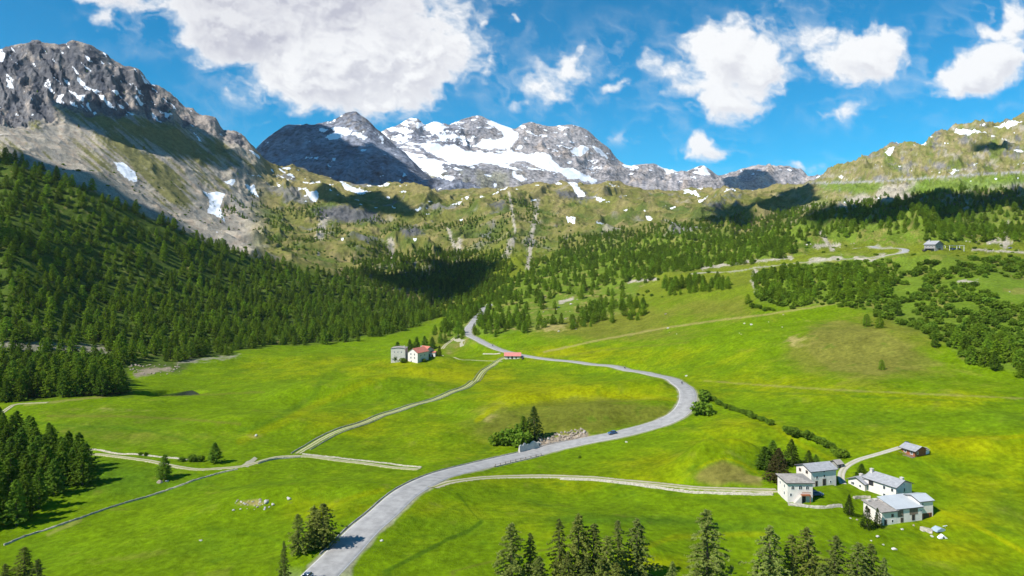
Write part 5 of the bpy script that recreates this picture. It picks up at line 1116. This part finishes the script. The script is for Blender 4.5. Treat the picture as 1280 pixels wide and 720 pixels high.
def biker(p, rz, lab):
    t = thing('motorcycle', p, rz, 'dark motorcycle ridden ' + lab, 'motorcycle', 'motorcycles on the road')
    for x in (-.72, .72):
        w_ = MB().tube((x, -.07, .32), (x, .07, .32), .32, .32, 16).build('wheel', M['rubber'], t); MB().tube((x, -.08, .32), (x, .08, .32), .18, .18, 10).build('rim', M['rim'], w_)
    MB().prism([(-.75,.78),(-.3,.72),(.0,.95),(.42,.98),(.55,.75),(.25,.35),(-.3,.33),(-.45,.6)], lambda a, b, s: (a, s, b), -.17, .17).build('body', M['black'], t)
    MB().tube((.72,.1,.32),(.45,.1,1.05),.035,.035,6).tube((.72,-.1,.32),(.45,-.1,1.05),.035,.035,6).tube((.42,-.38,1.08),(.42,.38,1.08),.025,.025,6).build('handlebar', M['rim'], t)
    MB().tube((.62,0,.9),(.7,0,.9),.1,.08,8).build('headlight', M['light'], t)
    V = [(-.25,0,.88),(-.2,0,1.12),(-.02,0,1.38),(.03,0,1.48),(.08,0,1.62),(-.02,.2,1.36),(.14,.3,1.14),(.38,.34,1.1),(-.02,-.2,1.36),(.14,-.3,1.14),(.38,-.34,1.1),(-.2,.14,.86),(.2,.26,.78),(-.02,.26,.42),(.12,.27,.34),(-.2,-.14,.86),(.2,-.26,.78),(-.02,-.26,.42),(.12,-.27,.34)]
    E = [(0,1),(1,2),(2,3),(3,4),(2,5),(5,6),(6,7),(2,8),(8,9),(9,10),(0,11),(11,12),(12,13),(13,14),(0,15),(15,16),(16,17),(17,18)]
    R = [.16,.16,.17,.07,.10,.08,.055,.045,.08,.055,.045,.11,.09,.065,.05,.11,.09,.065,.05]
    o = skin_body('person', V, E, R, M['leather']); o.location = p; o.rotation_euler = (0, 0, rz); tag(o, 'motorcyclist in dark clothing riding ' + lab, 'person', 'riders on the road')
    h = MB(); n = 10
    for k in range(6):
        for i in range(n): th = math.pi * (k + .5) / 6; h.V.append((.09 + .15 * math.sin(th) * math.cos(2 * math.pi * i / n), .14 * math.sin(th) * math.sin(2 * math.pi * i / n), 1.64 + .15 * math.cos(th)))
    h.F = [(k * n + i, k * n + (i + 1) % n, (k + 1) * n + (i + 1) % n, (k + 1) * n + i) for k in range(5) for i in range(n)] + [tuple(range(n)), tuple(range(5 * n, 6 * n))[::-1]]
    h.build('helmet', M['white'] if 'hairpin' in lab else M['black'], o, True)
for a, b, lab in ((614, 432.5, 'near the valley head above the red roofed hut'), (779, 461.5, 'on the long straight before the hairpin'), (849, 480.5, 'through the hairpin bend')):
    p, r_ = on_road(a, b, 1.4); biker(p, r_, lab)

# ------------------------------------------------------------------ boulders
import bmesh
def boulder_mesh(seed):
    bm = bmesh.new(); bmesh.ops.create_icosphere(bm, subdivisions=3, radius=1); r_ = random.Random(seed); ax = [Vector((r_.uniform(-1, 1), r_.uniform(-1, 1), r_.uniform(-1, 1))).normalized() for _ in range(9)]; ds = [r_.uniform(.55, .85) for _ in ax]
    for v in bm.verts:
        for a, d in zip(ax, ds):
            k = v.co.dot(a)
            if k > d: v.co -= a * (k - d)
        n = pn(np.array([v.co.x * 2.1 + seed]), np.array([v.co.y * 2.1 + v.co.z * 1.7]), seed)[0]; v.co *= 1 + .1 * float(n)
    me = bpy.data.meshes.new('boulder'); bm.to_mesh(me); bm.free(); return me
BM = [boulder_mesh(s) for s in range(6)]
for m_ in BM: m_.materials.append(M['rock'])
BW = [m_.copy() for m_ in BM]
for m_ in BW: m_.materials.clear(); m_.materials.append(M['rock2'])
def boulder(px_, py_, wpx, label, group=None, white=False, flat=.6, d0=120):
    p = G.hit(px_, py_, d0); s = wpx / FPX * p.y / 2; r_ = random.Random(int(px_ * 7 + py_ * 13))
    o = link('boulder', r_.choice(BW if white else BM), None, (p.x, p.y, p.z + s * flat * .3), (r_.uniform(-.2, .2), r_.uniform(-.2, .2), r_.uniform(0, 6.3))); o.scale = (s, s * r_.uniform(.7, 1), s * flat * r_.uniform(.8, 1.1)); tag(o, label, 'boulder', group)
for a, b, w_, l_, wh in [(333,628,10,'large pale boulder at the right end of the stony hump on the left meadow',1),(341,631,7,'boulder leaning on the large pale one at the stony hump',1),(325,625,6,'small boulder behind the stony hump',0),(292,638,5,'leftmost pale stone of the stony hump',1),(322,634,5,'low rock in front of the stony hump',0),(361,624,9,'grey boulder alone just right of the stony hump',1),
   (251,676,6,'white rock lying alone on the lower left meadow',1),(477,676,6,'white rock right of the road at the bottom',1),(1097,671,7,'pale rock on the grass below the lower spruces',1),(1089,676,4,'small pale rock beside the one below the spruces',1),(1118,687,11,'long white boulder near the bottom right trees',1),(1104,681,5,'small white rock between the two larger ones at the bottom right',1),(1128,662,7,'pale stone in front of the barn',1),
   (1165,671,7,'pale boulder beside the blue grey shelter',1),(1142,657,6,'low rock at the corner of the barn yard',0),(1052,634,4,'upright white stone at the end of the terrace wall',1),(1008,634,4,'white stone at the middle of the terrace wall',1),(200,603,9,'flat stone block under the lone larch on the left meadow',0),(209,602,6,'pale stone block right under the lone larch',1),(320,545,6,'small white slab on the left meadow slope',1),
   (783,553,5,'pale culvert stone at the road edge below the blue car',1),(1063,648,4,'rock beside the leftmost small spruce',1),(1071,650,5,'rock between the small spruces',0),(858,470,5,'pale stone on the outer side of the hairpin',1),(740,446,3,'x',0),(1262,365,4,'white rock on the upper right pasture',1),(1180,338,5,'rock in the thicket below the stone house',1)]:
    if l_ != 'x': boulder(a, b, w_ * (.7 if a > 1040 else .85), l_, None, bool(wh))
rb = random.Random(3)
for k in range(120):
    t_ = rb.random(); a = 650 + t_ * 84; lo = 564 - t_ * 20; hi = 550 - t_ * 15 + (0 if t_ > .25 else 9)
    boulder(a, rb.uniform(hi, lo) , rb.uniform(1.6, 5.5), 'pale broken rock in the rocky bank beside the road', 'rocks of the roadside bank', rb.random() < .1, .8)
for k in range(28):
    boulder(rb.uniform(292, 340), rb.uniform(624, 638), rb.uniform(1.5, 4), 'small stone on the stony hump of the left meadow', 'stones of the stony hump', rb.random() < .5)
for k in range(46):
    boulder(rb.uniform(162, 226), rb.uniform(456, 470), rb.uniform(1.5, 4), 'grey stone in the rubble fan at the forest foot', 'stones of the rubble fan', False)
for k in range(60):
    a, b = rb.choice([(rb.uniform(675, 735), rb.uniform(372, 415)), (rb.uniform(1000, 1075), rb.uniform(300, 328)), (rb.uniform(1205, 1275), rb.uniform(290, 306)), (rb.uniform(820, 980), rb.uniform(392, 420))])
    boulder(a, b, rb.uniform(1.2, 4), 'small pale rock on the right hand slopes', 'rocks on the right hand slopes', rb.random() < .5)
# shelters behind the barn
sp = G.hit(1173, 663); t = thing('shelter', sp, .3, 'low blue grey tarpaulin shelter on the grass below the right barn', 'shelter')
MB().prism([(-1.6,0),(-1.4,.5),(0,1.0),(1.4,.5),(1.6,0)], lambda a, b, s: (a, s, b), -1, 1).build('cover', M['tarp'], t); MB().box(1.7, 3.2, -.1, .1, .9, 1.02).box(2.4, 2.5, -.05, .05, -.2, .9).build('pole', M['white'], t)
sp = G.hit(1178, 672); t = thing('shelter', sp, 0, 'small white tent with a dark opening below the tarpaulin shelter', 'tent')
MB().prism([(-1.3,-.1),(1.3,-.1),(0,.9)], lambda a, b, s: (a, s, b), -.6, .6).build('cover', M['white'], t); MB().prism([(-.4,-.05),(.4,-.05),(0,.6)], lambda a, b, s: (a, s, b), -.63, -.61).build('opening', M['dark'], t)
stone_wall([(1150,660),(1158,662),(1166,664)], 'low heap of grey boards and stones behind the barn', .5, 1.4, seed=31, name='stone_heap', cat='stone heap', group=None)
# ------------------------------------------------------------------ link the ground, camera, light
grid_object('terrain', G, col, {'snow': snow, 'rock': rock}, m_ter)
m_far = terrain_material('mountain rock', 0.035, 30.0, 0.011, var=.55)
for nm, (Fd, c, s, r) in (('mountain_range', FM), ('dark_mountain', DM)):
    grid_object(nm, Fd, c, {'snow': s, 'rock': r}, m_far)

cam = bpy.data.cameras.new('camera'); co = bpy.data.objects.new('camera', cam); COL.objects.link(co)
co.location = (0, 0, CZ); co.rotation_euler = (math.radians(90), 0, 0)
cam.sensor_width = 36; cam.lens = 36 * FPX / 1280; cam.shift_y = -(360 - HZ) / 1280
cam.clip_start = 1.0; cam.clip_end = 60000
scene.camera = co
sun = bpy.data.lights.new('sun', 'SUN'); sun.energy = 5.0; sun.angle = math.radians(.5); sun.color = (1, .965, .90)
so = bpy.data.objects.new('sun', sun); COL.objects.link(so)
so.rotation_euler = SUN.to_track_quat('Z', 'Y').to_euler()

w = bpy.data.worlds.new('World'); scene.world = w; w.use_nodes = True
nt = w.node_tree; nt.nodes.clear(); L = nt.links
wo = nd(nt, 'ShaderNodeOutputWorld'); bg = nd(nt, 'ShaderNodeBackground'); L.new(bg.outputs[0], wo.inputs[0])
sky = nd(nt, 'ShaderNodeTexSky'); sky.sky_type = 'NISHITA'; sky.sun_disc = False
sky.sun_elevation = SUN_EL; sky.sun_rotation = math.atan2(SUN.x, SUN.y); sky.altitude = 2500
sky.air_density = 1.0; sky.dust_density = .2; sky.ozone_density = 2.2
hs = nd(nt, 'ShaderNodeHueSaturation'); hs.inputs['Saturation'].default_value = 1.75; hs.inputs['Value'].default_value = 1.0; hs.inputs['Hue'].default_value = .485
L.new(sky.outputs[0], hs.inputs['Color'])
tc = nd(nt, 'ShaderNodeTexCoord'); sep = nd(nt, 'ShaderNodeSeparateXYZ'); L.new(tc.outputs['Generated'], sep.inputs[0])
L.new(hs.outputs[0], bg.inputs['Color']); bg.inputs['Strength'].default_value = .105
w.cycles.sampling_method = 'MANUAL'; w.cycles.sample_map_resolution = 256
# the sky dome that carries the fair-weather clouds, 20 km out (px, py, rx, ry, tilt, weight)
CL = [  # px, py, rx, ry, tilt, weight
 (350,-25,215,62,.05,1.15),(440,60,150,72,.05,1.2),(380,95,72,46,.3,1.0),(515,98,62,40,-.1,1.05),(300,40,110,50,.4,1.0),(150,-5,70,24,.3,.8),(490,40,76,50,0,1.0),
 (130,25,20,14,.6,.55),(288,120,13,10,.8,.5),(470,125,60,20,0,.8),
 (900,75,56,44,-.1,1.15),(950,84,42,38,.1,1.1),(905,120,46,30,0,1.0),(960,44,34,20,.1,.7),(840,88,38,22,.3,.7),(865,110,40,22,.2,.65),(870,50,24,14,.3,.45),
 (1078,70,50,34,0,1.0),(1100,50,50,26,.1,.8),(1075,92,38,20,0,.8),(1025,45,34,18,0,.62),(1058,138,26,15,-.3,.75),
 (1215,95,54,26,-.15,1.0),(1250,78,60,30,-.3,1.0),(1180,112,34,14,-.1,.6),(1262,22,20,26,.3,.8),(1235,40,30,14,.2,.5),
 (685,115,34,20,.2,.62),(720,82,24,20,.5,.66),(655,132,22,11,0,.58),(612,33,8,9,.4,.6),(640,25,8,6,.4,.45),(770,105,22,11,.1,.5),(770,72,26,10,.2,.38),(700,90,60,20,.5,.3),
 (880,188,21,17,0,.95),(858,186,12,10,0,.4),(905,195,14,10,0,.3),(762,171,26,7,0,.42),(1005,206,13,8,.4,.6),(1022,213,14,6,0,.45),(725,65,12,10,0,.5),(990,5,60,16,0,.25),(320,156,16,6,0,.3),(770,60,10,14,0,.3)]

def cloud_dome():
    cx = np.concatenate([np.arange(-500, -6, 5.0), np.arange(-6, 1287, 1.1), np.arange(1287, 1790, 5.0)])
    ry_ = np.concatenate([np.arange(-260, -8, 5.0), np.arange(-8, 250, 1.1)])
    X, Y = np.meshgrid(cx, ry_)
    wx = fbm(X, Y, 60, 5, 301, .55) * 26; wy = fbm(X, Y, 60, 5, 302, .55) * 20
    def density(x, y):
        x2 = x + wx; y2 = y + wy
        acc = np.zeros_like(x)
        for (a, b, rx, ry, tl, wt) in CL:
            c_, s_ = math.cos(tl), math.sin(tl); dx = x2 - a; dy = y2 - b
            u = (dx * c_ + dy * s_) / rx; v = (-dx * s_ + dy * c_) / ry
            acc = np.maximum(acc, wt * np.exp(-.9 * (u * u + v * v))) + .12 * np.minimum(acc, wt * np.exp(-.9 * (u * u + v * v)))
        billow = 1 - 2 * np.abs(pn(x2 / 34, y2 / 26, 310)) ; billow = billow + .5 * (1 - 2 * np.abs(pn(x2 / 15, y2 / 12, 311))) + .25 * (1 - 2 * np.abs(pn(x2 / 7, y2 / 6, 312)))
        n = fbm(x2, y2 * 1.25, 75, 8, 303, .55) * 1.0 + (billow - .75) * .17 + fbm(x * .8 - y, y * 1.2 + x * .3, 20, 6, 305, .60) * .34
        return acc + n * np.clip(acc * 1.9, 0, .62) - .37
    d0 = density(X, Y); d1 = density(X - 7, Y - 9); d2 = density(X - 20, Y - 22)
    al = sstep(-.14, .42, d0) ** 1.25
    m2 = 0
    for (a, b, rx, ry, k) in [(690,105,95,45,.8),(760,80,60,50,.7),(850,100,60,70,.8),(1015,60,50,50,.9),(1100,80,70,50,.6),(1215,80,90,60,.8),(1250,25,40,40,.9),(570,55,50,70,.5),(190,25,70,40,.8),(290,120,60,40,.5),(885,185,50,24,.7),(1015,208,40,12,.9),(765,172,40,9,1.3),(640,45,60,40,.4),(990,12,90,16,.5),(1060,140,50,22,.7)]:
        m2 = np.maximum(m2, k * np.exp(-((X - a) / rx) ** 2 - ((Y - b) / ry) ** 2))
    thin = np.clip(ridged(X + wx * 1.5, Y * 1.5 + wy - X * .25, 60, 7, 331, .62) * .9 + fbm(X, Y, 45, 5, 332) * .8 - .12, 0, 1)
    thin = np.clip(thin * m2 * .66, 0, .34)
    al = 1 - (1 - al) * (1 - thin)
    thick = sstep(.1, .75, d0)
    tow = (d0 - d1) * 1.6 + (d0 - d2) * .8
    puff = fbm(X + wx, Y + wy, 40, 6, 308, .58)
    sh = np.clip(thick * np.where(X < 620, 1.0, .7) * (.26 - tow * .55 + puff * .36), 0, 1) + .12 * sstep(0, .3, -tow) * al
    sh = np.clip(sh + .34 * sstep(.1, .6, d0) * sstep(100, 20, Y + .12 * (X - 350)) * sstep(640, 560, X), 0, 1)
    cl_ = lerp(C(1.0, 1.0, 1.0), C(.56, .56, .64), sh[..., None])  # sunlit and shaded sides of the clouds put into the emission colour
    az = (X - 640) / FPX; R = 22000.0
    vx, vy, vz = az, np.ones_like(az), (HZ - Y) / FPX
    ln = np.sqrt(vx * vx + 1 + vz * vz)
    F_ = type('F', (), {})(); F_.X = vx / ln * R; F_.D = vy / ln * R; F_.Z = vz / ln * R + CZ
    m, t_ = new_mat('cloud vapour'); l_ = t_.links
    o_ = nd(t_, 'ShaderNodeOutputMaterial'); mx = nd(t_, 'ShaderNodeMixShader'); tr = nd(t_, 'ShaderNodeBsdfTransparent'); em = nd(t_, 'ShaderNodeEmission')
    a1 = nd(t_, 'ShaderNodeAttribute', attribute_name='col'); a2 = nd(t_, 'ShaderNodeAttribute', attribute_name='vapour')
    l_.new(a1.outputs['Color'], em.inputs[0]); em.inputs[1].default_value = CLOUD_GAIN
    l_.new(a2.outputs['Fac'], mx.inputs[0]); l_.new(tr.outputs[0], mx.inputs[1]); l_.new(em.outputs[0], mx.inputs[2]); l_.new(mx.outputs[0], o_.inputs[0])
    m.cycles.emission_sampling = 'NONE'
    grid_object('sky', F_, cl_, {'vapour': np.clip(al, 0, .97)}, m)
CLOUD_GAIN = .74
cloud_dome()

hz_m, hz_t = new_mat('mountain air'); ho = nd(hz_t, 'ShaderNodeOutputMaterial'); pv_ = nd(hz_t, 'ShaderNodeVolumePrincipled')
pv_.inputs['Color'].default_value = (.78, .87, 1.0, 1); pv_.inputs['Density'].default_value = 1.7e-5; pv_.inputs['Anisotropy'].default_value = .0
hz_t.links.new(pv_.outputs[0], ho.inputs['Volume'])
hb_ = MB().box(-14500, 14500, -400, 11500, -1200, 1640).build('haze', hz_m); hb_['kind'] = 'stuff'; hb_['label'] = 'thin blue mountain air filling the valley'; hb_['category'] = 'haze'
vs = scene.view_settings; vs.view_transform = 'Standard'; vs.look = 'None'; vs.exposure = 0.48; vs.gamma = 1; vs.use_curve_mapping = False
scene.cycles.max_bounces = 5; scene.cycles.diffuse_bounces = 2; scene.cycles.glossy_bounces = 2; scene.cycles.transmission_bounces = 3; scene.cycles.transparent_max_bounces = 6
scene.cycles.volume_bounces = 0
